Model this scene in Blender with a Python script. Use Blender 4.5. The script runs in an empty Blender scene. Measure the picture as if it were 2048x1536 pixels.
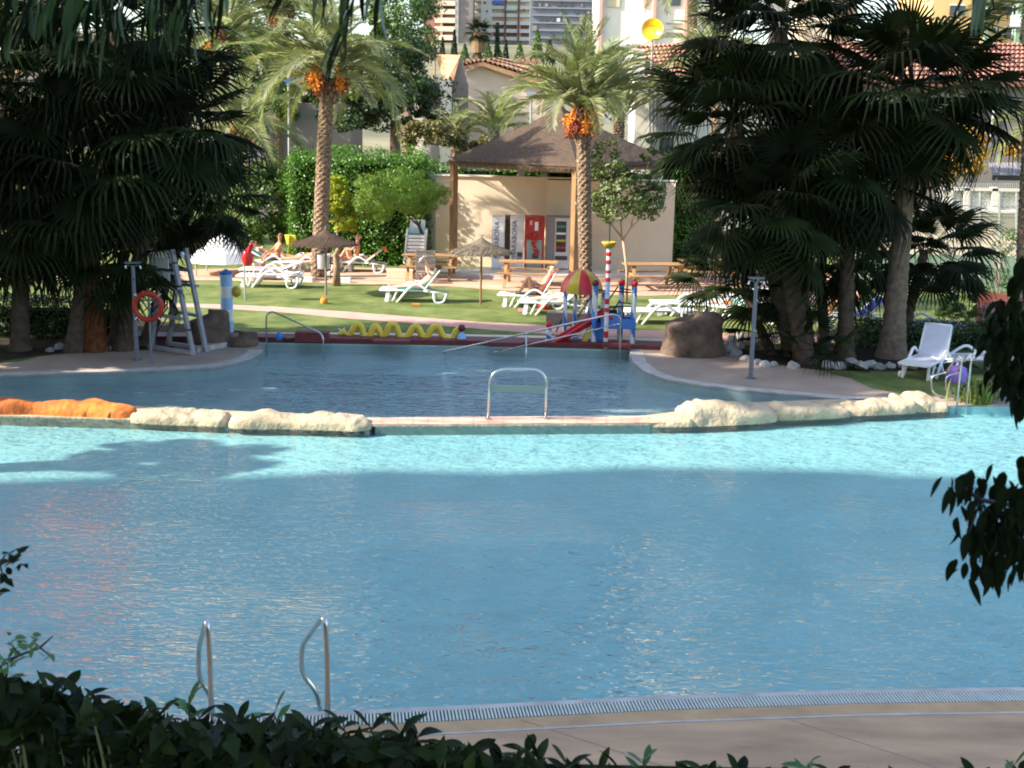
import bpy, math, random
import numpy as np
from mathutils import Vector, Matrix, Euler, noise
from mathutils.geometry import tessellate_polygon
PI = math.pi
rnd = random.Random(7)
nrg = np.random.RandomState(11)
scene = bpy.context.scene
COL = scene.collection

# ---------------------------------------------------------------- camera
FPX, HCAM = 2500.0, 5.3                      # focal length in photo pixels, eye height over the pool deck
PITCH = math.atan(538.0 / FPX); ROLL = 0.020
CAM = Vector((0, 0, HCAM))
F = Vector((0, math.cos(PITCH), -math.sin(PITCH)))
_r0 = Vector((1, 0, 0)); _u0 = Vector((0, math.sin(PITCH), math.cos(PITCH)))
R = _r0 * math.cos(ROLL) + _u0 * math.sin(ROLL)
U = _u0 * math.cos(ROLL) - _r0 * math.sin(ROLL)
cd = bpy.data.cameras.new('camera'); cam = bpy.data.objects.new('camera', cd); COL.objects.link(cam)
M = Matrix((R, U, -F)).transposed().to_4x4(); M.translation = CAM
cam.matrix_world = M
cd.sensor_width = 36; cd.lens = FPX / 2048 * 36; cd.clip_start = 0.1; cd.clip_end = 3000
cd.dof.use_dof = True; cd.dof.focus_distance = 26; cd.dof.aperture_fstop = 9.0
scene.camera = cam
scene.render.engine = 'CYCLES'
scene.view_settings.view_transform = 'Standard'; scene.view_settings.look = 'None'
scene.view_settings.exposure = 1.55; scene.view_settings.gamma = 1
scene.cycles.max_bounces = 8; scene.cycles.transparent_max_bounces = 12
scene.cycles.caustics_reflective = False; scene.cycles.caustics_refractive = False
try: scene.cycles.filter_width = 1.9
except Exception: pass
scene.cycles.sample_clamp_indirect = 6

# ---------------------------------------------------------------- world and sun
SUN_AZ, SUN_EL = math.radians(14), math.radians(34)   # light travels along +X turned 14 degrees towards +Y
SUNV = Vector((-math.cos(SUN_EL) * math.cos(SUN_AZ), -math.cos(SUN_EL) * math.sin(SUN_AZ), math.sin(SUN_EL)))
w = bpy.data.worlds.new('World'); scene.world = w; w.use_nodes = True
nt = w.node_tree; nt.nodes.clear()
sky = nt.nodes.new('ShaderNodeTexSky'); sky.sky_type = 'NISHITA'; sky.sun_disc = False
sky.sun_elevation = SUN_EL; sky.sun_rotation = math.atan2(SUNV.x, SUNV.y)
sky.dust_density = 1.5; sky.altitude = 20
bgn = nt.nodes.new('ShaderNodeBackground'); bgn.inputs[1].default_value = 0.15
wo = nt.nodes.new('ShaderNodeOutputWorld')
nt.links.new(sky.outputs[0], bgn.inputs[0]); nt.links.new(bgn.outputs[0], wo.inputs[0])
sl = bpy.data.lights.new('sun', 'SUN'); sl.energy = 3.9; sl.angle = math.radians(0.55); sl.color = (1, .92, .8)
so = bpy.data.objects.new('sun', sl); COL.objects.link(so); so.location = (-40, -20, 60)
so.rotation_euler = (-SUNV).to_track_quat('-Z', 'Y').to_euler()

# ---------------------------------------------------------------- placing helpers (the places were surveyed from the photograph)
def ray(px, py):
    return F + R * ((px - 1024) / FPX) - U * ((py - 768) / FPX)
def P(px, py, z=0.0):
    d = ray(px, py); t = (z - HCAM) / d.z
    return CAM + d * t
def Q(px, py, Y):
    d = ray(px, py); return CAM + d * (Y / d.y)
def ppm(p):
    return FPX / (Vector(p) - CAM).dot(F)
def zat(p, py):
    k = (768 - py) / FPX; n = U - F * k
    return HCAM - (n.x * p[0] + n.y * p[1]) / n.z

# ---------------------------------------------------------------- materials
MATS = {}
def _n(t, k): return t.nodes.new(k)
def mat(name, col, rough=.6, metal=0.0, var=.12, vs=3.0, bump=0.0, bs=25.0, spec=.5, trans=0.0, island=0.0, col2=None, objr=0.0, stretch=None, detail=4, coat=0.0):
    if name in MATS: return MATS[name]
    m = bpy.data.materials.new(name); m.use_nodes = True; t = m.node_tree; t.nodes.clear()
    L = t.links.new
    out = _n(t, 'ShaderNodeOutputMaterial'); b = _n(t, 'ShaderNodeBsdfPrincipled')
    b.inputs['Roughness'].default_value = rough; b.inputs['Metallic'].default_value = metal
    b.inputs['Specular IOR Level'].default_value = spec; b.inputs['Coat Weight'].default_value = coat
    tc = _n(t, 'ShaderNodeTexCoord'); src = tc.outputs['Object']
    if stretch:
        mp = _n(t, 'ShaderNodeMapping'); mp.inputs['Scale'].default_value = stretch; L(src, mp.inputs[0]); src = mp.outputs[0]
    nz = _n(t, 'ShaderNodeTexNoise'); nz.inputs['Scale'].default_value = vs; nz.inputs['Detail'].default_value = detail; nz.inputs['Roughness'].default_value = .6
    L(src, nz.inputs['Vector'])
    c1 = [max(0, c * (1 - var)) for c in col[:3]] + [1]
    c2 = [min(1, c * (1 + var)) for c in (col2 or col)[:3]] + [1]
    rp = _n(t, 'ShaderNodeValToRGB'); e = rp.color_ramp.elements
    e[0].position = .32; e[0].color = c1; e[1].position = .68; e[1].color = c2
    L(nz.outputs['Fac'], rp.inputs[0]); cs = rp.outputs[0]
    if island or objr:
        hs = _n(t, 'ShaderNodeHueSaturation'); L(cs, hs.inputs['Color'])
        if island:
            g = _n(t, 'ShaderNodeNewGeometry'); rv = g.outputs['Random Per Island']; amt = island
        else:
            oi = _n(t, 'ShaderNodeObjectInfo'); rv = oi.outputs['Random']; amt = objr
        mr = _n(t, 'ShaderNodeMapRange'); mr.inputs[3].default_value = 1 - amt; mr.inputs[4].default_value = 1 + amt
        L(rv, mr.inputs[0]); L(mr.outputs[0], hs.inputs['Value'])
        if trans:
            m2 = _n(t, 'ShaderNodeMapRange'); m2.inputs[3].default_value = .485; m2.inputs[4].default_value = .515
            L(rv, m2.inputs[0]); L(m2.outputs[0], hs.inputs['Hue'])
        cs = hs.outputs[0]
    L(cs, b.inputs['Base Color'])
    if bump:
        n2 = _n(t, 'ShaderNodeTexNoise'); n2.inputs['Scale'].default_value = bs; n2.inputs['Detail'].default_value = 5; L(src, n2.inputs['Vector'])
        bp = _n(t, 'ShaderNodeBump'); bp.inputs['Strength'].default_value = bump; bp.inputs['Distance'].default_value = .03
        L(n2.outputs['Fac'], bp.inputs['Height']); L(bp.outputs[0], b.inputs['Normal'])
    sh = b.outputs[0]
    if trans:
        tl = _n(t, 'ShaderNodeBsdfTranslucent'); mx = _n(t, 'ShaderNodeMixShader'); mx.inputs[0].default_value = trans
        br = _n(t, 'ShaderNodeMixRGB'); br.blend_type = 'MULTIPLY'; br.inputs[0].default_value = 1; br.inputs[2].default_value = (1.5, 1.6, .6, 1)
        L(cs, br.inputs[1]); L(br.outputs[0], tl.inputs[0]); L(sh, mx.inputs[1]); L(tl.outputs[0], mx.inputs[2]); sh = mx.outputs[0]
    L(sh, out.inputs[0]); MATS[name] = m; return m

def water_mat(name, tint, s1, s2, strength, rot, dist=.08):
    m = bpy.data.materials.new(name); m.use_nodes = True; t = m.node_tree; t.nodes.clear(); L = t.links.new
    out = _n(t, 'ShaderNodeOutputMaterial'); tc = _n(t, 'ShaderNodeTexCoord')
    mp = _n(t, 'ShaderNodeMapping'); mp.inputs['Rotation'].default_value = (0, 0, rot); mp.inputs['Scale'].default_value = (.5, 1.5, 1)
    L(tc.outputs['Object'], mp.inputs[0])
    n1 = _n(t, 'ShaderNodeTexNoise'); n1.inputs['Scale'].default_value = s1; n1.inputs['Detail'].default_value = 1; n1.inputs['Distortion'].default_value = .5
    n2 = _n(t, 'ShaderNodeTexNoise'); n2.inputs['Scale'].default_value = s2; n2.inputs['Detail'].default_value = 1.5; n2.inputs['Distortion'].default_value = .8
    n3 = _n(t, 'ShaderNodeTexNoise'); n3.inputs['Scale'].default_value = .35; n3.inputs['Detail'].default_value = 2
    L(mp.outputs[0], n1.inputs['Vector']); L(mp.outputs[0], n2.inputs['Vector']); L(tc.outputs['Object'], n3.inputs['Vector'])
    ad = _n(t, 'ShaderNodeMath'); ad.operation = 'MULTIPLY_ADD'; ad.inputs[1].default_value = .95
    L(n2.outputs['Fac'], ad.inputs[0]); L(n1.outputs['Fac'], ad.inputs[2])
    mr = _n(t, 'ShaderNodeMapRange'); mr.inputs[1].default_value = .35; mr.inputs[2].default_value = .65; mr.inputs[3].default_value = strength * .55; mr.inputs[4].default_value = strength * 1.15
    L(n3.outputs['Fac'], mr.inputs[0])
    bp = _n(t, 'ShaderNodeBump'); bp.inputs['Distance'].default_value = dist; L(ad.outputs[0], bp.inputs['Height']); L(mr.outputs[0], bp.inputs['Strength'])
    ge = _n(t, 'ShaderNodeNewGeometry')
    def schlick(nrm):      # reflectance of a water surface, the same from above and from below
        d = _n(t, 'ShaderNodeVectorMath'); d.operation = 'DOT_PRODUCT'; L(ge.outputs['Incoming'], d.inputs[0]); L(nrm, d.inputs[1])
        a = _n(t, 'ShaderNodeMath'); a.operation = 'ABSOLUTE'; L(d.outputs['Value'], a.inputs[0])
        o = _n(t, 'ShaderNodeMath'); o.operation = 'SUBTRACT'; o.use_clamp = True; o.inputs[0].default_value = 1; L(a.outputs[0], o.inputs[1])
        p = _n(t, 'ShaderNodeMath'); p.operation = 'POWER'; p.inputs[1].default_value = 5; L(o.outputs[0], p.inputs[0])
        f = _n(t, 'ShaderNodeMath'); f.operation = 'MULTIPLY_ADD'; f.inputs[1].default_value = .98; f.inputs[2].default_value = .02; L(p.outputs[0], f.inputs[0]); return f.outputs[0]
    av = _n(t, 'ShaderNodeMix'); av.inputs[0].default_value = 1.0
    L(schlick(ge.outputs['Normal']), av.inputs[2]); L(schlick(bp.outputs[0]), av.inputs[3])
    gl = _n(t, 'ShaderNodeBsdfGlossy'); gl.inputs['Roughness'].default_value = .0; L(bp.outputs[0], gl.inputs['Normal'])
    tr = _n(t, 'ShaderNodeBsdfTransparent'); tr.inputs[0].default_value = tint
    mx = _n(t, 'ShaderNodeMixShader'); L(av.outputs[0], mx.inputs[0]); L(tr.outputs[0], mx.inputs[1]); L(gl.outputs[0], mx.inputs[2])
    L(mx.outputs[0], out.inputs[0]); return m

G = dict(
 wallg2=mat('terrace_grey', (.3, .28, .26), .85),
 lawn=mat('lawn_grass', (.10, .155, .035), .9, var=.3, vs=1.1, bump=.6, bs=60, detail=9, col2=(.16, .18, .06), spec=.15),
 litter=mat('dark_soil', (.035, .03, .02), .95, var=.4, vs=6, bump=.6, bs=20, spec=.1),
 deck=mat('deck_stone', (.36, .27, .21), .75, var=.16, vs=1.1, bump=.15, bs=18, detail=8, spec=.3),
 decknear=mat('near_deck_stone', (.46, .29, .17), .7, var=.28, vs=1.3, bump=.15, bs=14, detail=9, spec=.35, stretch=(.45, 1.6, 1)),
 tanstrip=mat('tan_coping', (.46, .29, .15), .7, var=.18, vs=2, bump=.2, bs=22),
 white=mat('white_paint', (.78, .77, .74), .5, var=.05, vs=3),
 curbw=mat('white_curb', (.46, .42, .38), .6, var=.2, vs=4, bump=.1),
 grate=mat('grate_plastic', (.55, .57, .55), .5, var=.1, vs=8),
 gutter=mat('gutter_channel', (.16, .18, .18), .7, var=.2),
 weir=mat('pink_weir_tile', (.50, .30, .22), .7, var=.22, vs=3, bump=.2, col2=(.58, .42, .32), stretch=(.5, 2, 1)),
 maroon=mat('maroon_rubber', (.16, .022, .025), .55, var=.2, vs=5),
 cream=mat('cream_paving', (.62, .53, .38), .8, var=.1, vs=2),
 pink=mat('pink_path', (.52, .30, .235), .85, var=.12, vs=2.2, bump=.2),
 terra=mat('terracotta_paving', (.50, .30, .185), .85, var=.16, vs=1.2, bump=.2, col2=(.56, .34, .24), stretch=(.5, 1.6, 1)),
 pad=mat('pale_concrete', (.62, .55, .47), .8, var=.1, vs=1.5),
 floor1=mat('pool_floor_turquoise', (.235, .475, .475), .6, var=.06, vs=1),
 floor2=mat('pool_floor_deep', (.44, .50, .46), .6, var=.12, vs=1),
 wallc=mat('render_cream', (.76, .62, .45), .85, var=.05, vs=1.2, bump=.1),
 wallw=mat('render_white', (.74, .69, .60), .85, var=.06, vs=1.0, bump=.1),
 walls=mat('render_salmon', (.62, .36, .27), .85, var=.08, vs=1.0),
 wallo=mat('render_orange', (.70, .45, .19), .85, var=.06, vs=.3),
 wallg=mat('render_grey_and_shade', (.22, .19, .17), .85, var=.1, vs=.6),  # own grey of some walls; shade put into colour on gable and tower side
 redroof=mat('red_tile', (.38, .165, .11), .8, var=.3, vs=5, bump=.3, objr=.15, col2=(.46, .22, .15)),
 tanroof=mat('tan_tile', (.50, .29, .15), .8, var=.25, vs=4, objr=.15),
 thatch=mat('thatch', (.115, .08, .058), .95, var=.35, vs=5, bump=.9, bs=40, detail=8, spec=.1, stretch=(3, 3, .6)),
 thatch2=mat('thatch_grey', (.17, .135, .10), .95, var=.3, vs=10, bump=.9, bs=60, spec=.1, island=.3),
 wood=mat('post_wood', (.26, .145, .06), .7, var=.25, vs=3, bump=.3, stretch=(6, 6, .6)),
 table=mat('table_wood', (.36, .20, .08), .65, var=.25, vs=4, bump=.2, stretch=(.6, 6, 6), objr=.12),
 wgrey=mat('weathered_wood', (.25, .21, .18), .8, var=.25, vs=5, bump=.3, stretch=(.6, 6, 6), objr=.15),
 guard=mat('painted_timber', (.28, .275, .285), .6, var=.14, vs=4, bump=.1),
 steel=mat('stainless_steel', (.62, .61, .58), .22, 1.0, var=.06),
 showerm=mat('shower_metal', (.16, .175, .21), .5, .3, var=.08),
 plast=mat('white_plastic', (.80, .80, .78), .4, var=.03, vs=4),
 green=mat('green_sling', (.02, .30, .20), .7, var=.15, vs=6),
 sling=mat('white_sling', (.55, .57, .66), .7, var=.06, vs=6),
 red=mat('red_paint', (.62, .02, .025), .35, var=.1, vs=4),
 yellow=mat('yellow_paint', (.75, .50, .03), .4, var=.08, vs=3),
 serp=mat('serpent_yellow', (.88, .62, .06), .45, var=.1, vs=4),
 mustard=mat('mustard_panel', (.58, .40, .03), .4, var=.06),
 blue=mat('blue_paint', (.05, .19, .55), .4, var=.1, vs=4),
 skyb=mat('light_blue_paint', (.33, .55, .80), .45, var=.08),
 black=mat('black_metal', (.012, .012, .014), .45, var=.2),
 orange=mat('orange_cloth', (.80, .24, .03), .8, var=.2, vs=6),
 lifer=mat('lifebuoy_red', (.38, .025, .008), .5, var=.08),
 skin=mat('skin', (.62, .33, .21), .55, var=.08, vs=5, spec=.35),
 skin2=mat('skin_pale', (.70, .44, .32), .55, var=.08, vs=5, spec=.35),
 skin3=mat('skin_tan', (.46, .22, .12), .5, var=.08, vs=5, spec=.35),
 hair=mat('brown_hair', (.12, .06, .03), .7, var=.3, vs=20),
 hairg=mat('pale_hair', (.45, .38, .30), .7, var=.2, vs=20),
 redcl=mat('red_cloth', (.55, .03, .06), .8, var=.1), bluecl=mat('blue_cloth', (.04, .08, .30), .8, var=.1),
 whitecl=mat('white_cloth', (.80, .80, .82), .8, var=.05), yelcl=mat('yellow_cloth', (.80, .75, .12), .8, var=.06),
 pinkcl=mat('pink_cloth', (.80, .28, .38), .8, var=.1), purple=mat('purple_bag', (.26, .14, .52), .6, var=.1),
 barkp=mat('palm_bark', (.15, .10, .065), .95, var=.5, vs=14, bump=.7, bs=22, spec=.1, col2=(.27, .19, .13)),
 barkring=mat('ringed_bark', (.20, .145, .10), .95, var=.3, vs=8, bump=.6, bs=18, spec=.1),
 barkf=mat('fan_palm_bark', (.095, .068, .048), .95, var=.35, vs=6, bump=.6, bs=18, spec=.1),
 barkr=mat('red_fibre_bark', (.14, .05, .022), .95, var=.5, vs=9, bump=.9, bs=16, spec=.1),
 bark=mat('tree_bark', (.30, .20, .13), .95, var=.3, vs=8, bump=.5, spec=.1),
 datep=mat('date_frond', (.19, .22, .09), .55, var=.2, vs=1.2, trans=.2, objr=.25, col2=(.25, .27, .13), spec=.4),
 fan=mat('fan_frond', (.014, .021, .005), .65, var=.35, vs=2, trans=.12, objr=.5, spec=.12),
 fand=mat('dead_frond', (.22, .13, .06), .8, var=.3, vs=3, trans=.1),
 petiole=mat('petiole', (.12, .12, .04), .5, var=.2),
 fruit=mat('date_fruit_orange', (.78, .27, .02), .6, var=.25, vs=14, island=.3),
 fruitr=mat('date_fruit_red', (.28, .05, .02), .6, var=.3, vs=14, island=.3),
 hedge=mat('hedge_leaf', (.085, .19, .018), .4, var=.3, vs=1.0, trans=.22, island=.45),
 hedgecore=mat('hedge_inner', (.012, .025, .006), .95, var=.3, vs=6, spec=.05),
 leafd=mat('dark_leaf', (.035, .065, .014), .45, var=.4, vs=.8, trans=.15, island=.5),
 leafm=mat('mid_leaf', (.075, .135, .025), .45, var=.35, vs=.8, trans=.22, island=.45),
 leaff=mat('feathery_leaf', (.17, .27, .035), .5, var=.3, vs=1.2, trans=.3, island=.4),
 leafy=mat('yellow_leaf', (.30, .33, .02), .5, var=.3, vs=1.5, trans=.3, island=.4),
 leafo=mat('autumn_leaf', (.42, .24, .02), .5, var=.4, vs=1.5, trans=.3, island=.4),
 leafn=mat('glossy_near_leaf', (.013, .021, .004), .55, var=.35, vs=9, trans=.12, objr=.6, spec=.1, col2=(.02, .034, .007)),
 leafn2=mat('young_near_leaf', (.07, .15, .03), .35, var=.25, vs=9, trans=.25, objr=.3),
 leafs=mat('silhouette_leaf', (.008, .013, .004), .75, var=.3, vs=9, trans=.04, island=.4, spec=.05),
 cyp=mat('cypress_leaf', (.02, .04, .015), .6, var=.3, vs=1, trans=.05, island=.4),
 hill=mat('hill_scrub', (.09, .10, .045), .95, var=.4, vs=.05, detail=8, col2=(.16, .14, .075)),
 rock=mat('sand_rock', (.49, .385, .25), .9, var=.28, vs=3.2, bump=.9, bs=14, detail=9),
 rocko=mat('orange_rock', (.46, .10, .015), .85, var=.45, vs=1.6, bump=.9, bs=12, detail=9, col2=(.66, .19, .03)),
 rockd=mat('brown_rock', (.12, .078, .052), .9, var=.5, vs=3.5, bump=1.0, bs=14, detail=8),
 rockg=mat('garden_stone', (.38, .36, .33), .9, var=.3, vs=6, bump=.5, bs=20, objr=.3),
 glass=mat('window_glass', (.035, .045, .055), .12, var=.2, spec=.7),
 dark=mat('dark_recess', (.22, .10, .07), .8, var=.2, vs=.4),
 awn=mat('green_awning', (.35, .62, .52), .7, var=.1), awnb=mat('blue_awning', (.12, .2, .6), .7, var=.1),
 mesh=mat('fence_metal', (.42, .42, .40), .5, .4, var=.1),
 court=mat('court_green', (.22, .33, .22), .8, var=.1), grey=mat('grey_machine', (.24, .22, .23), .5, var=.06),
 machw=mat('machine_white', (.62, .60, .60), .35, var=.04), machd=mat('machine_dark', (.05, .045, .05), .35, var=.1),
 machr=mat('machine_red', (.34, .015, .012), .35, var=.3, vs=2.5, col2=(.42, .03, .02)), macht=mat('machine_teal', (.22, .30, .29), .4, var=.1), navy=mat('navy_print', (.035, .04, .12), .5, var=.05),
 signg=mat('sign_grey_green', (.10, .17, .165), .4, var=.05), tent=mat('tent_fabric', (.74, .73, .72), .8, var=.04),
 spiky=mat('spiky_leaf', (.19, .24, .05), .5, var=.3, vs=4, trans=.25, island=.35),
)

# ---------------------------------------------------------------- mesh builder
class MB:
    def __init__(s): s.v = []; s.f = []; s.m = []; s.cm = 0
    def add(s, vs, fs):
        o = len(s.v); s.v += [tuple(v) for v in vs]; s.f += [tuple(i + o for i in f) for f in fs]; s.m += [s.cm] * len(fs); return s
    def box(s, c, d, rz=0.0, ry=0.0, rx=0.0):
        e = Euler((rx, ry, rz)).to_matrix(); c = Vector(c)
        vs = [c + e @ Vector((x * d[0] / 2, y * d[1] / 2, z * d[2] / 2)) for x, y, z in ((-1,-1,-1),(1,-1,-1),(1,1,-1),(-1,1,-1),(-1,-1,1),(1,-1,1),(1,1,1),(-1,1,1))]
        return s.add(vs, [(0,3,2,1),(4,5,6,7),(0,1,5,4),(1,2,6,5),(2,3,7,6),(3,0,4,7)])
    def beam(s, a, b, wd, ht, up=(0, 0, 1)):
        a = Vector(a); b = Vector(b); d = (b - a).normalized(); x = d.cross(Vector(up))
        if x.length < 1e-4: x = d.cross(Vector((0, 1, 0)))
        x.normalize(); y = x.cross(d).normalized(); vs = []
        for p in (a, b):
            for i, j in ((-1,-1),(1,-1),(1,1),(-1,1)): vs.append(p + x * (i * wd / 2) + y * (j * ht / 2))
        return s.add(vs, [(0,1,2,3),(7,6,5,4),(0,4,5,1),(1,5,6,2),(2,6,7,3),(3,7,4,0)])
    def tube(s, pts, r, n=8, caps=True):
        pts = [Vector(p) for p in pts]
        if not hasattr(r, '__len__'): r = [r] * len(pts)
        vs = []; fs = []; px = None
        for i, p in enumerate(pts):
            d = (pts[min(i + 1, len(pts) - 1)] - pts[max(i - 1, 0)]).normalized()
            if px is None: px = d.orthogonal().normalized()
            else: px = (px - d * px.dot(d)); px = px.normalized() if px.length > 1e-6 else d.orthogonal().normalized()
            py_ = d.cross(px)
            for k in range(n):
                a = 2 * PI * k / n; vs.append(p + (px * math.cos(a) + py_ * math.sin(a)) * r[i])
        for i in range(len(pts) - 1):
            for k in range(n):
                a = i * n + k; b = i * n + (k + 1) % n; fs.append((a, b, b + n, a + n))
        if caps: fs.append(tuple(range(n))[::-1]); fs.append(tuple(range((len(pts) - 1) * n, len(pts) * n)))
        return s.add(vs, fs)
    def lathe(s, prof, c=(0, 0, 0), n=24, a0=0.0, a1=2 * PI, wob=0.0, seed=0):
        vs = []; fs = []; full = abs(a1 - a0 - 2 * PI) < 1e-6; m = n if full else n + 1; rg = random.Random(seed)
        for r, z in prof:
            for k in range(m):
                a = a0 + (a1 - a0) * k / n; rr = r * (1 + rg.uniform(-wob, wob)); vs.append((c[0] + rr * math.cos(a), c[1] + rr * math.sin(a), c[2] + z))
        for i in range(len(prof) - 1):
            for k in range(n):
                a = i * m + k; b = i * m + (k + 1) % m; fs.append((a, b, b + m, a + m))
        return s.add(vs, fs)
    def ball(s, c, r, n=14, sz=1.0):
        prof = [(max(1e-4, r * math.sin(PI * i / 8)), -r * sz * math.cos(PI * i / 8)) for i in range(9)]
        return s.lathe(prof, c, n)
    def poly(s, pts, z0, z1=None, holes=()):
        loops = [[Vector((p[0], p[1], 0)) for p in pts]] + [[Vector((p[0], p[1], 0)) for p in h] for h in holes]
        flat = [v for l in loops for v in l]; tri = tessellate_polygon(loops)
        fs = []
        for t in tri:
            a, b, c = (flat[i] for i in t)
            fs.append(tuple(t) if (b - a).cross(c - a).z > 0 else tuple(t)[::-1])
        zt = z0 if z1 is None else z1
        s.add([(v.x, v.y, zt) for v in flat], fs)
        if z1 is not None:
            for l in loops:
                n = len(l)
                s.add([(v.x, v.y, z0) for v in l] + [(v.x, v.y, z1) for v in l], [(i, (i + 1) % n, n + (i + 1) % n, n + i) for i in range(n)])
        return s
    def pipe(s, p, r=.02, n=8, seg=6, rad=.12):
        """a bent tube through the corner points p, with rounded bends"""
        p = [Vector(q) for q in p]; out = [p[0]]
        for i in range(1, len(p) - 1):
            a = (p[i-1] - p[i]); b = (p[i+1] - p[i]); d = min(rad, a.length * .49, b.length * .49)
            A = p[i] + a.normalized() * d; B = p[i] + b.normalized() * d
            for k in range(seg + 1):
                t = k / seg; out.append(A * (1-t)**2 + p[i] * 2 * t * (1-t) + B * t * t)
        out.append(p[-1]); return s.tube(out, r, n)

def mkmesh(mb, mats, smooth=False):
    me = bpy.data.meshes.new('mesh'); me.from_pydata(mb.v, [], mb.f)
    for m in (mats if isinstance(mats, (list, tuple)) else [mats]): me.materials.append(m)
    if any(mb.m): me.polygons.foreach_set('material_index', mb.m)
    if smooth: me.polygons.foreach_set('use_smooth', [True] * len(mb.f))
    me.update(); return me
def link(name, me, parent=None, loc=(0, 0, 0), rot=(0, 0, 0), label=None, kind=None, scale=None):
    o = bpy.data.objects.new(name, me); COL.objects.link(o); o.location = loc; o.rotation_euler = rot
    if scale is not None: o.scale = scale if hasattr(scale, '__len__') else (scale,) * 3
    if parent: o.parent = parent
    if label: o['label'] = label
    if kind: o['kind'] = kind
    return o
def obj(name, mb, mats, parent=None, loc=(0, 0, 0), rot=(0, 0, 0), smooth=False, label=None, kind=None):
    return link(name, mkmesh(mb, mats, smooth), parent, loc, rot, label, kind)
def objw(name, mb, mats, parent, smooth=False, label=None, kind=None):
    """part whose builder is in world coordinates, under an unrotated thing"""
    l = parent.location
    mb.v = [(v[0] - l.x, v[1] - l.y, v[2] - l.z) for v in mb.v]
    return obj(name, mb, mats, parent, smooth=smooth, label=label, kind=kind)
def thing(name, label, cat, loc=(0, 0, 0), rz=0.0, group=None):
    o = bpy.data.objects.new(name, None); COL.objects.link(o); o.location = loc; o.rotation_euler = (0, 0, rz); o.empty_display_size = .2
    tag(o, label, cat, group); return o
def tag(o, label, cat, group=None):
    o['label'] = label; o['category'] = cat
    if group: o['group'] = group
    return o
def single(name, mb, m, label, cat, loc=None, group=None, smooth=False, kind=None):
    """a thing that is one mesh; builder in world coordinates"""
    if loc is None:
        a = np.array(mb.v); loc = ((a[:,0].min()+a[:,0].max())/2, (a[:,1].min()+a[:,1].max())/2, a[:,2].min())
    mb.v = [(v[0]-loc[0], v[1]-loc[1], v[2]-loc[2]) for v in mb.v]
    o = obj(name, mb, m, None, loc, smooth=smooth, kind=kind); return tag(o, label, cat, group)
def struct(name, mb, m, smooth=False):
    return obj(name, mb, m, kind='structure', smooth=smooth)
KIDS = {}
def copy_tree(o, loc, rz, label=None, group=None):
    c = o.copy(); COL.objects.link(c); c.location = loc; c.rotation_euler = (0, 0, rz)
    if label: c['label'] = label
    if group: c['group'] = group
    def rec(src, dst):
        for ch in list(src.children):
            n = ch.copy(); COL.objects.link(n); n.parent = dst; rec(ch, n)
    rec(o, c); return c
def text_mesh(s, size, m, parent, loc, rot, name='lettering'):
    cu = bpy.data.curves.new('t', 'FONT'); cu.body = s; cu.size = size; cu.align_x = 'CENTER'; cu.align_y = 'CENTER'; cu.extrude = .003; cu.resolution_u = 2
    t = bpy.data.objects.new('t', cu); COL.objects.link(t); bpy.context.view_layer.update()
    me = bpy.data.meshes.new_from_object(t.evaluated_get(bpy.context.evaluated_depsgraph_get()))
    bpy.data.objects.remove(t); me.materials.clear(); me.materials.append(m)
    return link(name, me, parent, loc, rot)

# ---------------------------------------------------------------- leaf clouds (numpy)
def leafcloud(pts, nrm, size, m, aspect=.5, jit=.9, sv=.35):
    """one small folded leaf (2 quads) at each point, facing roughly along nrm"""
    N = len(pts)
    d = nrm + nrg.normal(0, jit, (N, 3)); d /= np.linalg.norm(d, axis=1)[:, None] + 1e-9
    t = nrg.normal(0, 1, (N, 3)); t -= d * (t * d).sum(1)[:, None]; t /= np.linalg.norm(t, axis=1)[:, None] + 1e-9
    b = np.cross(d, t); s = (size * (1 + nrg.uniform(-sv, sv, N)))[:, None]
    A = pts - t * s * .5; B = pts + t * s * .5
    C = pts + b * s * aspect * .5 + d * s * .10; D = pts - b * s * aspect * .5 + d * s * .10
    v = np.stack([A, C, B, D], 1).reshape(-1, 3)
    i = np.arange(N) * 4
    f = np.stack([i, i + 1, i + 2, i, i + 2, i + 3], 1).reshape(-1)
    me = bpy.data.meshes.new('leaves'); me.vertices.add(N * 4); me.vertices.foreach_set('co', v.reshape(-1))
    me.loops.add(N * 6); me.loops.foreach_set('vertex_index', f)
    me.polygons.add(N * 2); me.polygons.foreach_set('loop_start', np.arange(N * 2) * 3)
    me.materials.append(m); me.update(calc_edges=True); return me
def crown_pts(c, r, nclump, nleaf, clump=.32, flat=1.0, low=-.7):
    """points of clumps that fill an ellipsoid shell: uneven outline, gaps between clumps"""
    c = np.array(c, float); r = np.array(r, float); out = []; nn = []
    for k in range(nclump):
        while True:
            q = nrg.normal(0, 1, 3); q /= np.linalg.norm(q)
            if q[2] > low: break
        rad = nrg.uniform(.45, 1.0) ** .7
        cc = c + q * r * rad; cr = clump * r.mean() * nrg.uniform(.6, 1.25)
        m = max(4, int(nleaf / nclump * nrg.uniform(.6, 1.4)))
        u = nrg.normal(0, 1, (m, 3)); u /= np.linalg.norm(u, axis=1)[:, None]
        out.append(cc + u * cr * np.array([1, 1, .7 * flat]) * (nrg.uniform(.55, 1.05, m)[:, None])); nn.append(u + q * .6 + np.array([0, 0, .4]))
    return np.concatenate(out), np.concatenate(nn)
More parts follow.
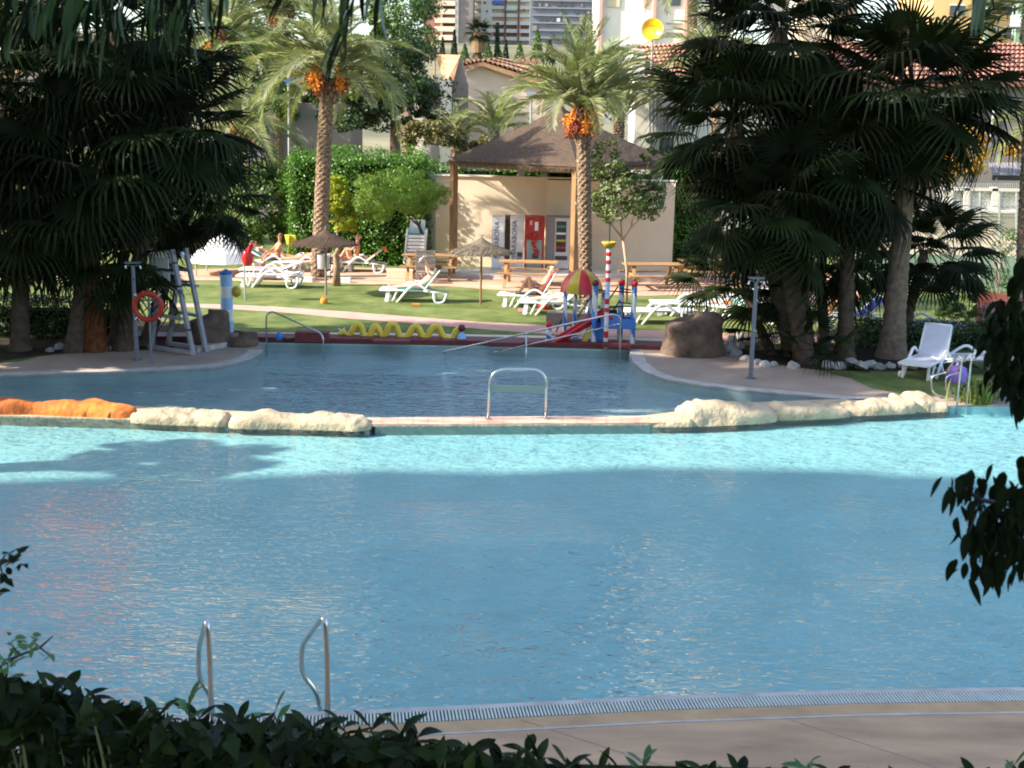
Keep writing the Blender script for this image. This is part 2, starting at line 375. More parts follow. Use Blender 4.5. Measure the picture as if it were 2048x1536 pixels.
def tree(name, label, cat, base, parts, trunk, m_leaf, m_bark, leaf=.12, aspect=.5, group=None):
    """parts: list of (centre, radii, clumps, leaves); trunk: list of limbs [(points, radii)]"""
    t = thing(name, label, cat, base, group=group); b = np.array(base)
    mb = MB()
    for pts, rr in trunk: mb.tube(pts, rr, 9)
    if trunk: objw('trunk', mb, m_bark, t, smooth=True)
    ps = []; ns = []
    for (c, r, nc, nl) in parts:
        p, n = crown_pts(c, r, nc, nl); ps.append(p); ns.append(n)
    me = leafcloud(np.concatenate(ps) - b, np.concatenate(ns), leaf, m_leaf, aspect)
    link('crown', me, t); return t
def hedge(name, label, x0, x1, y0, y1, z0, z1, n, m, leaf=.1, rz=0.0, loc=None, bumpy=.15, core=True, seed=0, cat='hedge'):
    """clipped hedge: leaf-covered block over a solid dark core; local box, turned by rz about loc"""
    t = thing(name, label, cat, loc or (0, 0, 0), rz)
    lx, ly, lz = x1 - x0, y1 - y0, z1 - z0
    w_ = np.array([lx * lz, lx * lz * .5, ly * lz, ly * lz, lx * ly]); w_ = w_ / w_.sum(); k = nrg.choice(5, n, p=w_)
    p = nrg.uniform(0, 1, (n, 3)) * np.array([lx, ly, lz]) + np.array([x0, y0, z0]); nn = np.zeros((n, 3)); e = np.abs(nrg.normal(0, .10, n))
    for i, (ax, val, sg) in enumerate([(1, y0, -1), (1, y1, 1), (0, x0, -1), (0, x1, 1), (2, z1, 1)]):
        q = k == i
        bu = np.array([noise.noise(Vector((a[0] * .9 + seed, a[1] * .9, a[2] * .9))) for a in p[q]]) * bumpy * 2 if q.sum() else 0
        p[q, ax] = val - sg * (e[q] - .02) + sg * bu; nn[q, ax] = sg
    nn[:, 2] += .35
    link('foliage', leafcloud(p, nn, leaf, m, .6, .7), t)
    if core: 
        c = MB().box(((x0+x1)/2, (y0+y1)/2, (z0+z1)/2 - .1), (lx - .4, ly - .4, lz - .35)); obj('dark_core', c, G['hedgecore'], t)  # solid dark block inside the leaves, added for opacity
    return t
# ================================================================ SETTING
def PP(l, z=0.0): return [P(x, y, z) for x, y in l]
near_edge = [(-1500, 1455), (-700, 1450), (0, 1441), (400, 1432), (720, 1421), (1000, 1408), (1300, 1393), (1700, 1380), (2048, 1375), (2500, 1374), (3100, 1385)]
right_far = [(2900, 900), (2400, 826), (2150, 814), (2048, 812), (1900, 812)]
up_right = [(1780, 803), (1700, 800), (1600, 791), (1500, 782), (1400, 771), (1330, 759), (1290, 744), (1266, 725), (1258, 699)]
up_far = [(958, 691), (700, 687), (520, 684)]
up_left = [(527, 700), (518, 710), (500, 719), (460, 729), (420, 735), (300, 742), (200, 746), (0, 752), (-200, 757), (-500, 764), (-900, 790), (-1500, 850), (-1900, 1000)]
weir_near = [(-1500, 842), (-300, 834), (0, 832), (250, 839), (450, 846), (750, 852), (1300, 849), (1600, 829), (1900, 813)]
weir_far = [(1860, 797), (1680, 799), (1500, 806), (1280, 833), (750, 837), (450, 822), (200, 810), (0, 806), (-300, 806), (-1500, 815)]
hole = PP(near_edge + right_far + up_right + up_far + up_left)
# lawn sheet with the pool cut out of it
outer = [(-90, -40), (120, -40), (120, 92), (-90, 92)]
ground = struct('ground', MB().poly(outer, -.006, holes=[[(p.x, p.y) for p in hole]]), G['lawn'])
# pool shells
nearp = PP(near_edge + right_far) + PP(weir_near[::-1]) + PP([(-1900, 1000)])
upp = PP(up_right + up_far + up_left[:11]) + PP(weir_far[::-1])
def shell(name, poly, z, m):
    mb = MB().poly(poly, z); n = len(poly)
    mb.add([(p.x, p.y, z) for p in poly] + [(p.x, p.y, -.012) for p in poly], [(i, (i + 1) % n, n + (i + 1) % n, n + i) for i in range(n)])
    return struct(name, mb, m)
shell('near_pool_floor', nearp, -.17, G['floor1'])
shell('upper_pool_floor', upp, -.24, G['floor2'])
def grow(poly, d):
    c = sum((Vector((p.x, p.y, 0)) for p in poly), Vector()) / len(poly)
    return [Vector((p.x, p.y, 0)) + (Vector((p.x, p.y, 0)) - c).normalized() * d for p in poly]
W1 = water_mat('near_pool_water', (.94, .99, 1, 1), 3.6, 9.5, 1.0, math.radians(-12), .34)
W2 = water_mat('upper_pool_water', (.75, .88, .92, 1), 3.6, 9.0, .9, math.radians(6), .07)
struct('near_pool_water', MB().poly(nearp, -.03), W1)
struct('upper_pool_water', MB().poly(upp, -.045), W2)
# the low weir between the pools, with tile pieces on its walking top
weir = struct('pool_weir', MB().poly(PP(weir_near + weir_far), -1.2, .012), G['rock'])
L0, L1 = [P(x, y) for x, y in ((735, 852), (1330, 849))], [P(x, y) for x, y in ((735, 838), (1330, 834))]
nt_ = 20; rowm = None
for i in range(nt_):
    for j in range(2):
        a = L0[0].lerp(L0[1], (i + .012) / nt_); b = L0[0].lerp(L0[1], (i + .988) / nt_); c = L1[0].lerp(L1[1], (i + .988) / nt_); d = L1[0].lerp(L1[1], (i + .012) / nt_)
        A, D = a.lerp(d, j / 2 + .012), a.lerp(d, j / 2 + .488); B, C = b.lerp(c, j / 2 + .012), b.lerp(c, j / 2 + .488)
        o = obj('tile', MB().poly([A, B, C, D], .0125, .032 + rnd.uniform(-.002, .002)), G['weir'], weir)
# decks
dl = [(520, 684), (440, 683), (395, 690), (300, 700), (210, 704), (130, 708), (80, 713), (45, 722), (0, 728), (-300, 735), (-900, 750), (-1500, 800), (-1900, 900)]
struct('left_deck', MB().poly(PP(up_left[::-1] + dl), -.004, .004), G['deck'])
dr = [(1330, 699), (1450, 704), (1500, 720), (1560, 731), (1640, 742), (1700, 757), (1740, 776), (1800, 788), (1900, 796), (2100, 800), (2400, 815), (2950, 880)]
struct('right_deck', MB().poly(PP([(1258, 698)] + dr) + PP(right_far) + PP(up_right), -.004, .004), G['deck'])
# rims of the upper pool (pale coping)
def rim(name, pts, wd, z, m, side):
    q = PP(pts); inn = []; 
    for i, p in enumerate(q):
        d = (q[min(i+1, len(q)-1)] - q[max(i-1, 0)]).normalized(); nn = Vector((-d.y, d.x, 0)) * side; inn.append(p + nn * wd)
    return struct(name, MB().poly(q + inn[::-1], -.05, z), m)
rim('left_pool_rim', up_left[:9], .32, .012, G['curbw'], -1)
rim('right_pool_rim', up_right, .30, .012, G['curbw'], -1)
# near deck: white curb, grating, tan coping, white joint line, stone slabs
ne = PP(near_edge)
def off(d): 
    o_ = []
    for i, p in enumerate(ne):
        t = (ne[min(i+1, len(ne)-1)] - ne[max(i-1, 0)]).normalized(); o_.append(p + Vector((t.y, -t.x, 0)) * d)
    return o_
def strip(name, d0, d1, z0, z1, m): return struct(name, MB().poly(off(d0) + off(d1)[::-1], z0, z1), m)
strip('pool_curb', 0, .075, -.3, .004, G['curbw'])
strip('gutter_channel', .075, .285, -.12, -.02, G['gutter'])
strip('near_coping', .29, .50, -.05, .004, G['tanstrip'])
strip('coping_joint', .50, .53, -.05, .007, G['curbw'])
nd = off(.53); struct('near_deck', MB().poly([(p.x, p.y) for p in nd] + [(30, 5.2), (-30, 5.2)], -.05, .002), G['decknear'])
mb = MB(); oA, oB = off(.08), off(.28)       # loose grating bars laid across the gutter
for i in range(1, len(oA) - 2):
    n = int((oA[i+1] - oA[i]).length / .032)
    for k in range(n):
        a = oA[i].lerp(oA[i+1], k / n); b = oB[i].lerp(oB[i+1], k / n); mb.beam((a.x, a.y, -.004), (b.x, b.y, -.004), .017, .02)
for ln in (oA, off(.18), oB): 
    for i in range(1, len(ln) - 2): mb.beam((ln[i].x, ln[i].y, -.016), (ln[i+1].x, ln[i+1].y, -.016), .012, .02)
gr = obj('overflow_grating', mb, G['grate'], kind='stuff'); tag(gr, 'pale plastic overflow grating along the near edge of the pool', 'grating')
jm = MB()
for x in (1150, 1690, 560): 
    a = P(x - 110, 1440); b = P(x + 260, 1560); jm.beam((a.x, a.y, .0025), (b.x, b.y, .0025), .011, .003)
struct('deck_joint', jm, G['wgrey'])
# far edge: maroon rubber kerb, cream strip, path, plaza
fe = [(140, 680), (500, 682), (700, 686), (958, 690), (1258, 698), (1330, 701)]
fe2 = [(140, 671), (500, 674), (700, 677), (958, 681), (1258, 688), (1330, 691)]
struct('pool_kerb', MB().poly(PP(fe) + PP(fe2)[::-1], -.75, .10), G['maroon'])
fe2b = [(500, 675.5), (700, 678.5), (958, 682.5), (1258, 689.5), (1330, 692.5)]
fe3 = [(500, 669), (640, 669), (800, 670), (958, 673), (1120, 676), (1330, 681)]
struct('cream_paving', MB().poly(PP(fe2b) + PP(fe3)[::-1], -.003, .05), G['cream'])
pu = [(300, 606), (440, 609), (540, 613), (700, 624), (840, 635), (958, 644), (1080, 650), (1220, 658), (1330, 662), (1500, 668), (1700, 670)]
pl = [(300, 612), (440, 617), (560, 624), (700, 637), (840, 648), (958, 658), (1090, 668), (1220, 674), (1330, 677), (1500, 684), (1700, 686)]
struct('pink_path', MB().poly(PP(pu) + PP(pl)[::-1], -.003, .006), G['pink'])
pz = [(-200, 545), (300, 541), (640, 534), (860, 538), (1350, 540), (1500, 540), (1700, 545), (1700, 606), (1500, 602), (1380, 590), (1300, 592), (1200, 590), (1060, 584), (900, 573), (800, 571), (690, 567), (440, 561), (-200, 562)]
struct('plaza', MB().poly(PP(pz), -.003, .010), G['terra'])
struct('plaza_joint', MB().beam(P(300, 551, .012), P(1500, 566, .012), .09, .006), G['wgrey'])
# planting beds under the palms
struct('left_bed', MB().poly(PP([(70, 712), (150, 704), (300, 698), (470, 680), (500, 664), (300, 640), (150, 640), (-400, 650), (-600, 700), (0, 722)]), -.004, .002), G['litter'])
struct('right_bed', MB().poly(PP([(1440, 703), (1560, 729), (1640, 740), (1800, 742), (1960, 735), (1900, 700), (1700, 690), (1500, 690)]), -.004, .002), G['litter'])
struct('shrub_bed', MB().poly(PP([(1900, 790), (2000, 798), (2300, 800), (2400, 760), (2000, 750), (1930, 770)]), -.003, .006), G['litter'])
# the land beyond, rising to the hill town
def hz(x, y):
    t = max(0, min(1, (y - 85) / 330)); h = 27 * t * t * (3 - 2 * t)
    if y > 415: h += (y - 415) * .05
    return h + 3.0 * t * noise.noise(Vector((x * .012, y * .012, 0)))
mb = MB(); xs = np.linspace(-700, 700, 71); ys = np.concatenate([np.linspace(90, 500, 42), np.linspace(540, 2400, 20)])
mb.add([(x, y, hz(x, y) - .01) for y in ys for x in xs], [(j * 71 + i, j * 71 + i + 1, (j + 1) * 71 + i + 1, (j + 1) * 71 + i) for j in range(len(ys) - 1) for i in range(70)])
mb.add([(-700, -300, -.03), (700, -300, -.03), (700, 95, -.03), (-700, 95, -.03)][:0] or [(0,0,-5),(0.01,0,-5),(0,0.01,-5)], [(0,1,2)])
struct('hillside', mb, G['hill'], smooth=True)
mb = MB().add([(-700, -400, -.02), (700, -400, -.02), (700, -40, -.02), (-700, -40, -.02)], [(0,1,2,3)]); mb.add([(-700, -40, -.02), (-90, -40, -.02), (-90, 90, -.02), (-700, 90, -.02)], [(0,1,2,3)]); mb.add([(120, -40, -.02), (700, -40, -.02), (700, 90, -.02), (120, 90, -.02)], [(0,1,2,3)])
struct('surrounding_land', mb, G['hill'])
# viewing terrace with the foreground planter
struct('terrace', MB().box((0, -.9, 1.2), (13, 11.2, 2.4)), G['wallg'])

# ---------------------------------------------------------------- unseen hotel and pines, added and shaped to shade the pool
t = thing('shade_hotel', 'tall pale unseen hotel block, added behind and left of the terrace for shade', 'building', (-41, -.6, 0))
obj('wall', MB().box((0, 0, 12.55), (66, 17, 25.1)), G['wallw'], t)
for x0_, x1_, h_ in ((-9.5, -8.1, 26.0), (-8, -6.6, 27.2), (-6.5, -5.1, 28.8), (-5, -3.1, 30.4), (-3, .9, 31.8), (1, 3.4, 31.2), (3.5, 5.2, 30.2), (5.3, 7.2, 29.3), (7.3, 10.5, 29.3), (10.6, 13.4, 29.0), (13.5, 19, 29.6), (19.1, 33, 29)): obj('roof_shadow_step', MB().box(((x0_ + x1_) / 2, 0, (h_ + 25) / 2), (x1_ - x0_, 16.9, h_ - 25.0)), G['wallw'], t)  # roof heights stepped to shape the shadow edge on the near pool
wm = mkmesh(MB().box((0, 0, 0), (2.2, .12, 1.5)), G['glass']); bm_ = mkmesh(MB().box((0, 0, 0), (3.6, 1.0, 1.0)), G['white'])
for fl in range(8):
    for k in range(13):
        link('window', wm, t, (-30 + k * 5, 8.55, 2 + fl * 3.05))
mb = MB()
for fl in range(1, 8): mb.box((0, 8.9, fl * 3.05 - .4), (64, .8, .9))
obj('balcony', mb, G['white'], t)
def shade_pine(x, y, h, r, lab, fl=.8):  # unseen trees added where their crowns block the sun
    tree('shade_pine', lab, 'tree', (x, y, 0), [((x, y, h), (r, r, r * fl), 34, 3600 if r > 2 else 800)], [([(x, y, 0), (x + .3, y, h * .5), (x, y, h)], [.3, .24, .12]), ([(x + .3, y, h * .5), (x + r * .6, y + .5, h)], [.15, .06]), ([(x + .3, y, h * .5), (x - r * .6, y - .5, h)], [.15, .06])], G['leafd'], G['bark'], .42, .6)
for i, (h, y, r) in enumerate([(7.9, 16.3, 1.1), (5.2, 23.4, 2.7), (8.6, 22.1, 2.7), (12, 21, 2.7), (15.6, 20.2, 2.9), (19, 19.6, 3.2), (22.5, 22.6, 4.3), (26.5, 22.3, 4.2), (6.4, 26.2, 2.4)]):
    shade_pine(-17, y, h, r, ['thinnest, small crowned', 'lowest', 'third lowest', 'fourth lowest', 'middle', 'third tallest', 'second tallest', 'tallest', 'second lowest'][i] + ' unseen umbrella pine added left of the pool to cast shade')

# ================================================================ PALMS
def fan_mesh(R_=.95, pet=1.0, seg=24, spread=2.35, droop=.35, seed=0):
    rg = random.Random(seed); mb = MB()
    n = 5; pts = [(pet * i / n, 0, -.10 * pet * (i / n) ** 2) for i in range(n + 1)]; zc = -.10 * pet
    mb.tube(pts, [.022, .018, .015, .012, .011, .01], 4, caps=False)
    for k in range(seg):
        a = -spread + 2 * spread * (k + .5) / seg; rr = R_ * (1 - .28 * (abs(a) / spread) ** 2) * rg.uniform(.92, 1.05)
        hw = spread / seg * 1.02; dr = droop * rg.uniform(.6, 1.5); fold = .03 * (1 if k % 2 else -1)
        def pt(r, da, z): return (pet + r * math.cos(a + da), r * math.sin(a + da), zc + z)
        r1, r2, r3 = rr * .45, rr * .74, rr
        z1, z2, z3 = -.04 * droop, -.22 * dr, -.85 * dr
        mb.add([pt(.02, 0, 0), pt(r1, -hw, z1 - .015), pt(r1, 0, z1 + .02), pt(r1, hw, z1 - .015)], [(0, 1, 2), (0, 2, 3)])
        mb.add([pt(r1, -hw, z1 - .015), pt(r1, 0, z1 + .02), pt(r1, hw, z1 - .015), pt(r2, -hw * .42, z2), pt(r2, 0, z2 + .012), pt(r2, hw * .42, z2), pt(r3 * .97, 0, z3)],
               [(0, 3, 4, 1), (1, 4, 5, 2), (3, 6, 4), (4, 6, 5)])
    return mb
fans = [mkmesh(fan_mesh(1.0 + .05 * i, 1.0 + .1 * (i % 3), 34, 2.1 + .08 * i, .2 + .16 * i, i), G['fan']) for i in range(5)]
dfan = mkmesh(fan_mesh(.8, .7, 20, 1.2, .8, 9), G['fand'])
def date_mesh(L=2.6, arch=.9, n=52, ll=.42, seed=0, up=.45):
    rg = random.Random(seed); mb = MB(); rp = []
    a = up; x = z = 0.0; N = 16
    for i in range(N + 1):
        rp.append(Vector((x, 0, z))); x += L / N * math.cos(a); z += L / N * math.sin(a); a -= arch / N * (1 + .8 * i / N)
    mb.tube(rp, [.028 * (1 - i / N) + .005 for i in range(N + 1)], 4, caps=False)
    for k in range(n):
        t = .12 + .87 * (k + .5) / n; f = t * N; i = min(int(f), N - 1); p = rp[i].lerp(rp[i+1], f - i); d = (rp[i+1] - rp[i]).normalized(); upv = Vector((-d.z, 0, d.x))
        l = ll * (.45 + .75 * math.sin(PI * min(1, t * .9 + .12))) * rg.uniform(.85, 1.1)
        for s_ in (-1, 1):
            q = (d * (.55 + .35 * t) + Vector((0, s_, 0)) * .78 + upv * rg.uniform(.12, .5)).normalized()
            sd = q.cross(upv).normalized() * .014
            m_ = p + q * l * .5 - Vector((0, 0, .02)); e = p + q * l - Vector((0, 0, l * rg.uniform(.08, .3)))
            mb.add([p, m_ + sd, e, m_ - sd], [(0, 1, 2), (0, 2, 3)])
    return mb
dates = [mkmesh(date_mesh(2.6, .75 + .3 * i, 52, .42, i), G['datep']) for i in range(4)]

def trunk_mesh(p0, p1, r0, r1, n=18, rings=40, rough=.02, diamond=False, bend=(0, 0), flare=.0):
    p0, p1 = Vector(p0), Vector(p1); mb = MB(); vs = []; fs = []
    for i in range(rings + 1):
        t = i / rings; c = p0.lerp(p1, t) + Vector((bend[0], bend[1], 0)) * math.sin(PI * t); r = r0 + (r1 - r0) * t + flare * math.exp(-t * 14)
        for k in range(n):
            a = 2 * PI * k / n
            if diamond: q = rough * (1.9 * ((i / 4 + (k // 2 % 2) * .5) % 1) - .6) + (.6 * rough * noise.noise(Vector((k * .9, i * .5, 3))))
            else: q = rough * (.8 if i % 2 else -.4) + rough * noise.noise(Vector((math.cos(a) * 2, math.sin(a) * 2, i * .5)))
            vs.append(c + Vector((math.cos(a), math.sin(a), 0)) * (r + q))
    for i in range(rings):
        for k in range(n): a = i * n + k; b = i * n + (k + 1) % n; fs.append((a, b, b + n, a + n))
    fs.append(tuple(range(rings * n, (rings + 1) * n)))
    return mb.add(vs, fs)
GOLD = 2.39996
def place_fronds(t, top, meshes, n, e0, e1, scale, name='frond', seed=0, jit=.12, az0=0, r0=.12, az_rng=None):
    rg = random.Random(seed)
    for k in range(n):
        f = (k + .5) / n; el = e0 + (e1 - e0) * f + rg.uniform(-jit, jit); az = az0 + k * GOLD + rg.uniform(-.2, .2)
        s = scale * rg.uniform(.85, 1.12) * (1 - .15 * max(0, math.sin(el)))
        o = link(name, rg.choice(meshes), t, (top[0] + r0 * math.cos(az), top[1] + r0 * math.sin(az), top[2] + .12 * f), (rg.uniform(-.25, .25), -el, az), scale=s)
def fan_palm(label, bx, by, tx, ty, dY=0.0, r=.2, n=30, sc=1.35, bark='barkf', seed=0, e=(-1.15, 1.25), group='fan palms', dead=5, flare=.08):
    b = P(bx, by); top = Q(tx, ty, b.y + dY); t = thing('fan_palm', label, 'palm tree', b, group=group)
    l = top - b
    obj('trunk', trunk_mesh((0, 0, -.05), l, r, r * .72, 16, max(8, int(l.length / .11)), .016, flare=flare), G[bark], t, smooth=True)
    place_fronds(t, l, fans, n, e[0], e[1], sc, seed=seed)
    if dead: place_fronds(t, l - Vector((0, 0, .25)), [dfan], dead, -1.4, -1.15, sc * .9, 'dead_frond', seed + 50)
    return t
# left group, in the shade
gl = 'dark fan palms left of the upper pool'
fan_palm('left fan palm with a red fibrous trunk base beside the lifebuoy', 193, 702, 165, 330, .1, .24, 41, 1.22, 'barkr', 1, group=gl, flare=.06)
fan_palm('left fan palm with a smooth dark trunk just behind the shower post', 245, 700, 330, 240, .1, .19, 39, 1.14, seed=2, group=gl)
fan_palm('tall left fan palm whose crown leaves the top of the picture', 150, 702, 230, 60, .2, .2, 40, 1.28, seed=3, group=gl)
fan_palm('leftmost fan palm, low crown over the dark hedge', 40, 700, 40, 420, .2, .2, 37, 1.14, seed=4, group=gl)
fan_palm('low fan palm left of the lifeguard chair, crown before the trunks', 228, 697, 250, 500, .4, .15, 28, 0.87, seed=5, group=gl, e=(-.9, 1.2), dead=0)
fan_palm('left fan palm reaching over the lifeguard chair', 290, 690, 385, 390, 1.3, .16, 28, 0.87, seed=6, group=gl, e=(-.9, 1.2))
fan_palm('leftmost tall fan palm behind the hanging dark strap leaves', -60, 700, 20, 170, .2, .2, 37, 1.14, seed=7, group=gl)
# right group
gr_ = 'dark fan palms right of the upper pool'
fan_palm('right fan palm with a leaning trunk, nearest the shower post', 1612, 724, 1555, 400, .3, .22, 41, 1.10, seed=11, group=gr_, flare=.1)
fan_palm('right fan palm with a high dark crown left of its group', 1590, 712, 1470, 250, .9, .2, 39, 1.18, seed=12, group=gr_)
fan_palm('tall fan palm with its crown cut by the top edge above the red roof', 1612, 708, 1560, 60, .9, .2, 38, 1.18, seed=13, group=gr_)
fan_palm('fan palm with the slim black trunk in the middle of the right group', 1690, 716, 1700, 330, .5, .19, 37, 1.10, seed=14, group=gr_)
fan_palm('fan palm with the thick pale ringed trunk in the right group', 1783, 714, 1826, 175, .1, .25, 42, 1.22, 'barkring', 15, group=gr_, flare=.16, e=(-1.25, 1.2))
fan_palm('low fan palm behind the right shower, leaves spread over the round rock', 1545, 708, 1480, 560, 1.3, .13, 22, 0.84, seed=17, group=gr_, e=(-.7, 1.1), dead=0)
fan_palm('low fan palm leaning right towards the white lounger', 1800, 690, 1850, 500, 1.2, .15, 26, 0.91, seed=18, group=gr_, e=(-.9, 1.1), dead=0)
fan_palm('small fan palm crown low between the right trunks', 1650, 700, 1640, 500, 1.5, .14, 26, 0.95, seed=19, group=gr_, e=(-1, 1.1), dead=0)
for i, (x, y) in enumerate([(1560, 720), (1640, 735), (1525, 700)]):
    b = P(x, y); t = thing('fan_palm_seedling', ['young fan palm shoot at the foot of the leaning trunk', 'young fan palm shoot by the pale stones right of the shower', 'young fan palm shoot between the shower and the round rock'][i], 'palm shoot', b, group='young fan palm shoots')
    place_fronds(t, (0, 0, .35 + .15 * (i == 0)), fans, 7, -.3, 1.1, .62, seed=30 + i)

# date palms in the sun
def date_palm(label, b, top, r, n, sc, seed, e=(-.75, 1.35), fruit=8, r1=None, az0=0):
    t = thing('date_palm', label, 'palm tree', b, group='date palms'); l = Vector(top) - Vector(b)
    if r: obj('trunk', trunk_mesh((0, 0, -.05), l, r, r1 or r * .85, 28, int(l.length / .045), .026, diamond=True), G['barkp'], t, smooth=False)
    if r:
        mb = MB(); rg = random.Random(seed)
        for k in range(46):
            a = k * GOLD; h = -.75 + .8 * k / 46; mb.box((l.x + math.cos(a) * r * 1.05, l.y + math.sin(a) * r * 1.05, l.z + h), (.10, .13, .24), rz=a, ry=.5)
        obj('leaf_stubs', mb, G['barkp'], t, kind='stuff')
    place_fronds(t, l, dates, n, e[0], e[1], sc, seed=seed, r0=.1, az0=az0)
    rg = random.Random(seed + 9)
    for k in range(fruit):
        a = k * 2 * PI / fruit + rg.uniform(-.3, .3); mb = MB(); R_ = rg.uniform(.4, .7) * (.75 if n > 58 else 1); zz = rg.uniform(-.35, .25)
        p0 = Vector((0, 0, .05)); p1 = Vector((R_ * .6 * math.cos(a), R_ * .6 * math.sin(a), .3 + zz)); p2 = Vector((R_ * math.cos(a), R_ * math.sin(a), -.05 + zz))
        mb.tube([p0, p1, p2], [.03, .02, .015], 5); mb.cm = 0
        for q in range(18):
            d = Vector((rg.gauss(0, .13), rg.gauss(0, .13), -rg.uniform(0, .5))); mb.tube([p1.lerp(p2, rg.random()), p2 + d], .008, 3, False)
            for _ in range(4): mb.ball(p2 + d * rg.uniform(.3, 1) + Vector((rg.gauss(0, .03), rg.gauss(0, .03), 0)), .034, 5)
        obj('fruit_cluster', mb, G['fruit'] if k % 3 else G['fruitr'], t, loc=l)
    return t
b1 = P(637, 554); date_palm('tall date palm with orange fruit, trunk behind the left straw parasol', b1, Q(655, 152, b1.y), .25, 56, 1.25, 1, e=(-.3, 1.45), az0=.4)
b2 = P(1172, 616); date_palm('date palm with orange fruit whose trunk crosses the thatched gazebo', b2, Q(1166, 225, b2.y), .17, 60, 1.08, 2, e=(.15, 1.5), fruit=9, r1=.19)
b3 = Vector((Q(482, 400, 47).x, 47, 0)); date_palm('date palm with low arching fronds behind the left fan palms', b3, Q(478, 268, 47), .2, 34, 1.15, 3, fruit=6)
b4 = Vector((Q(440, 400, 52).x, 52, 0)); date_palm('farther date palm at upper left behind the dark crowns', b4, Q(450, 80, 52), .2, 34, 1.3, 4, fruit=4)
b5 = Vector((Q(985, 400, 56).x, 56, 0)); date_palm('young date palm in front of the cream house gable', b5, Q(988, 262, 56), .16, 26, .95, 5, e=(-.1, 1.4), fruit=0)
b6 = Vector((Q(905, 400, 57).x, 57, 0)); date_palm('small pale date palm by the narrow gabled house', b6, Q(912, 272, 57), .14, 20, .75, 6, e=(0, 1.4), fruit=0)
b7 = Vector((Q(1235, 400, 54).x, 54, 0)); date_palm('date palm with upright fronds left of the balcony house', b7, Q(1238, 240, 54), .16, 26, 1.25, 7, e=(.35, 1.45), fruit=0)
b8 = Vector((Q(1390, 400, 58).x, 58, 0)); date_palm('tall date palm trunk in front of the white block, right of the yellow dish', b8, Q(1384, -60, 58), .24, 30, 1.2, 8, fruit=0)
b9 = Vector((Q(2080, 400, 46).x, 46, 0)); date_palm('pale date palm at the right edge in front of the grey house', b9, Q(2075, 262, 46), .2, 26, .9, 9, fruit=0)
b10 = Vector((Q(555, 400, 60).x, 60, 0)); date_palm('high date palm crown at the top left of centre', b10, Q(560, 20, 60), .2, 30, 1.3, 10, fruit=3)
b11 = P(2040, 740); date_palm('date palm with a sunlit tan trunk cut by the right edge', b11, Q(2045, 300, b11.y + .3) + Vector((.0, 0, 3)), .19, 24, 1.0, 11, fruit=0)
b12 = Vector((Q(1440, 400, 50).x, 50, 0)); date_palm('date palm behind the dark right crowns with fronds over the tiled roof', b12, Q(1430, 120, 50), .2, 34, 1.1, 12, fruit=2)
# ================================================================ BROADLEAF TREES, HEDGES
def at(x, y, Y): return tuple(Q(x, y, Y))
Y = 50
def ell(px, py, Yd, rx, ry, nc, nl, fl=1.0):
    s = FPX / Yd; return (at(px, py, Yd), (rx / s, (rx + ry) / 2 / s, ry / s), nc, nl)
x0 = Q(790, 400, 52).x
tree('broadleaf_tree', 'big dark rounded tree behind the clipped hedge left of the gazebo', 'tree', (x0, 52, 0), [ell(790, 180, 52, 95, 110, 60, 15000), ell(720, 215, 51, 50, 70, 26, 5000), ell(850, 250, 51, 40, 40, 14, 2500)], [([(x0, 52, 0), (x0, 52, 5)], [.3, .2])], G['leafd'], G['bark'], .17, .5)
x0 = Q(815, 400, 58).x
tree('broadleaf_tree', 'tall light green tree rising behind the dark rounded tree', 'tree', (x0, 58, 0), [ell(815, 30, 58, 50, 130, 40, 8000), ell(770, 60, 58, 45, 60, 18, 3500), ell(740, -60, 58, 60, 90, 20, 4000)], [([(x0, 58, 0), (x0, 58, 8)], [.3, .2])], G['leafm'], G['bark'], .2, .35)
x0 = Q(500, 400, 62).x
tree('broadleaf_tree', 'olive coloured tree behind the date palms at upper left', 'tree', (x0, 62, 0), [ell(500, 60, 62, 90, 140, 50, 10000), ell(530, 230, 61, 90, 90, 36, 7000), ell(620, 190, 61, 60, 60, 20, 3500), ell(380, 40, 62, 100, 120, 40, 8000), ell(600, -30, 64, 90, 90, 24, 5000)], [([(x0, 62, 0), (x0, 62, 6)], [.3, .2])], G['leafm'], G['bark'], .22, .4)
x0 = Q(530, 500, 46).x
tree('shrub', 'tall glossy shrub mass left of the clipped hedge, behind the sunbathers', 'shrub', (x0, 46, 0), [ell(530, 420, 46, 65, 90, 50, 9000), ell(430, 460, 46.5, 60, 60, 24, 4500), ell(330, 450, 47, 70, 80, 26, 4500)], [], G['leafm'], G['bark'], .14, .6)
x0 = Q(200, 500, 50).x
tree('shrub', 'dark garden shrubs seen through the left palms', 'shrub', (x0, 50, 0), [ell(200, 330, 50, 160, 130, 50, 9000), ell(40, 380, 50, 120, 130, 40, 8000)], [], G['leafm'], G['bark'], .18, .5)
x0 = Q(880, 400, 48.5).x
tree('shrub', 'reddish green shrub top between the hedge and the narrow house', 'shrub', (x0, 48.5, 0), [ell(870, 270, 48.5, 70, 28, 26, 4000), ell(960, 300, 49, 50, 25, 16, 2500)], [], mat('rusty_leaf', (.14, .12, .03), .5, var=.4, vs=1, trans=.2, island=.4), G['bark'], .13, .5)
h1 = P(600, 545); h2 = P(905, 543)
hx = [Q(582, 400, 44.6).x, Q(1000, 400, 44.6).x]
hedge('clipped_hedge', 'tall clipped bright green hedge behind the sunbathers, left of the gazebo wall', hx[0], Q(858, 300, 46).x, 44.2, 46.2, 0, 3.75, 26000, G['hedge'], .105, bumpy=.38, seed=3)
hedge('clipped_hedge', 'lower clipped green hedge running on behind the gazebo wall', Q(850, 300, 46).x, Q(1330, 300, 46).x, 46.9, 47.9, 0, 3.5, 9000, G['hedge'], .11, bumpy=.3, seed=5)
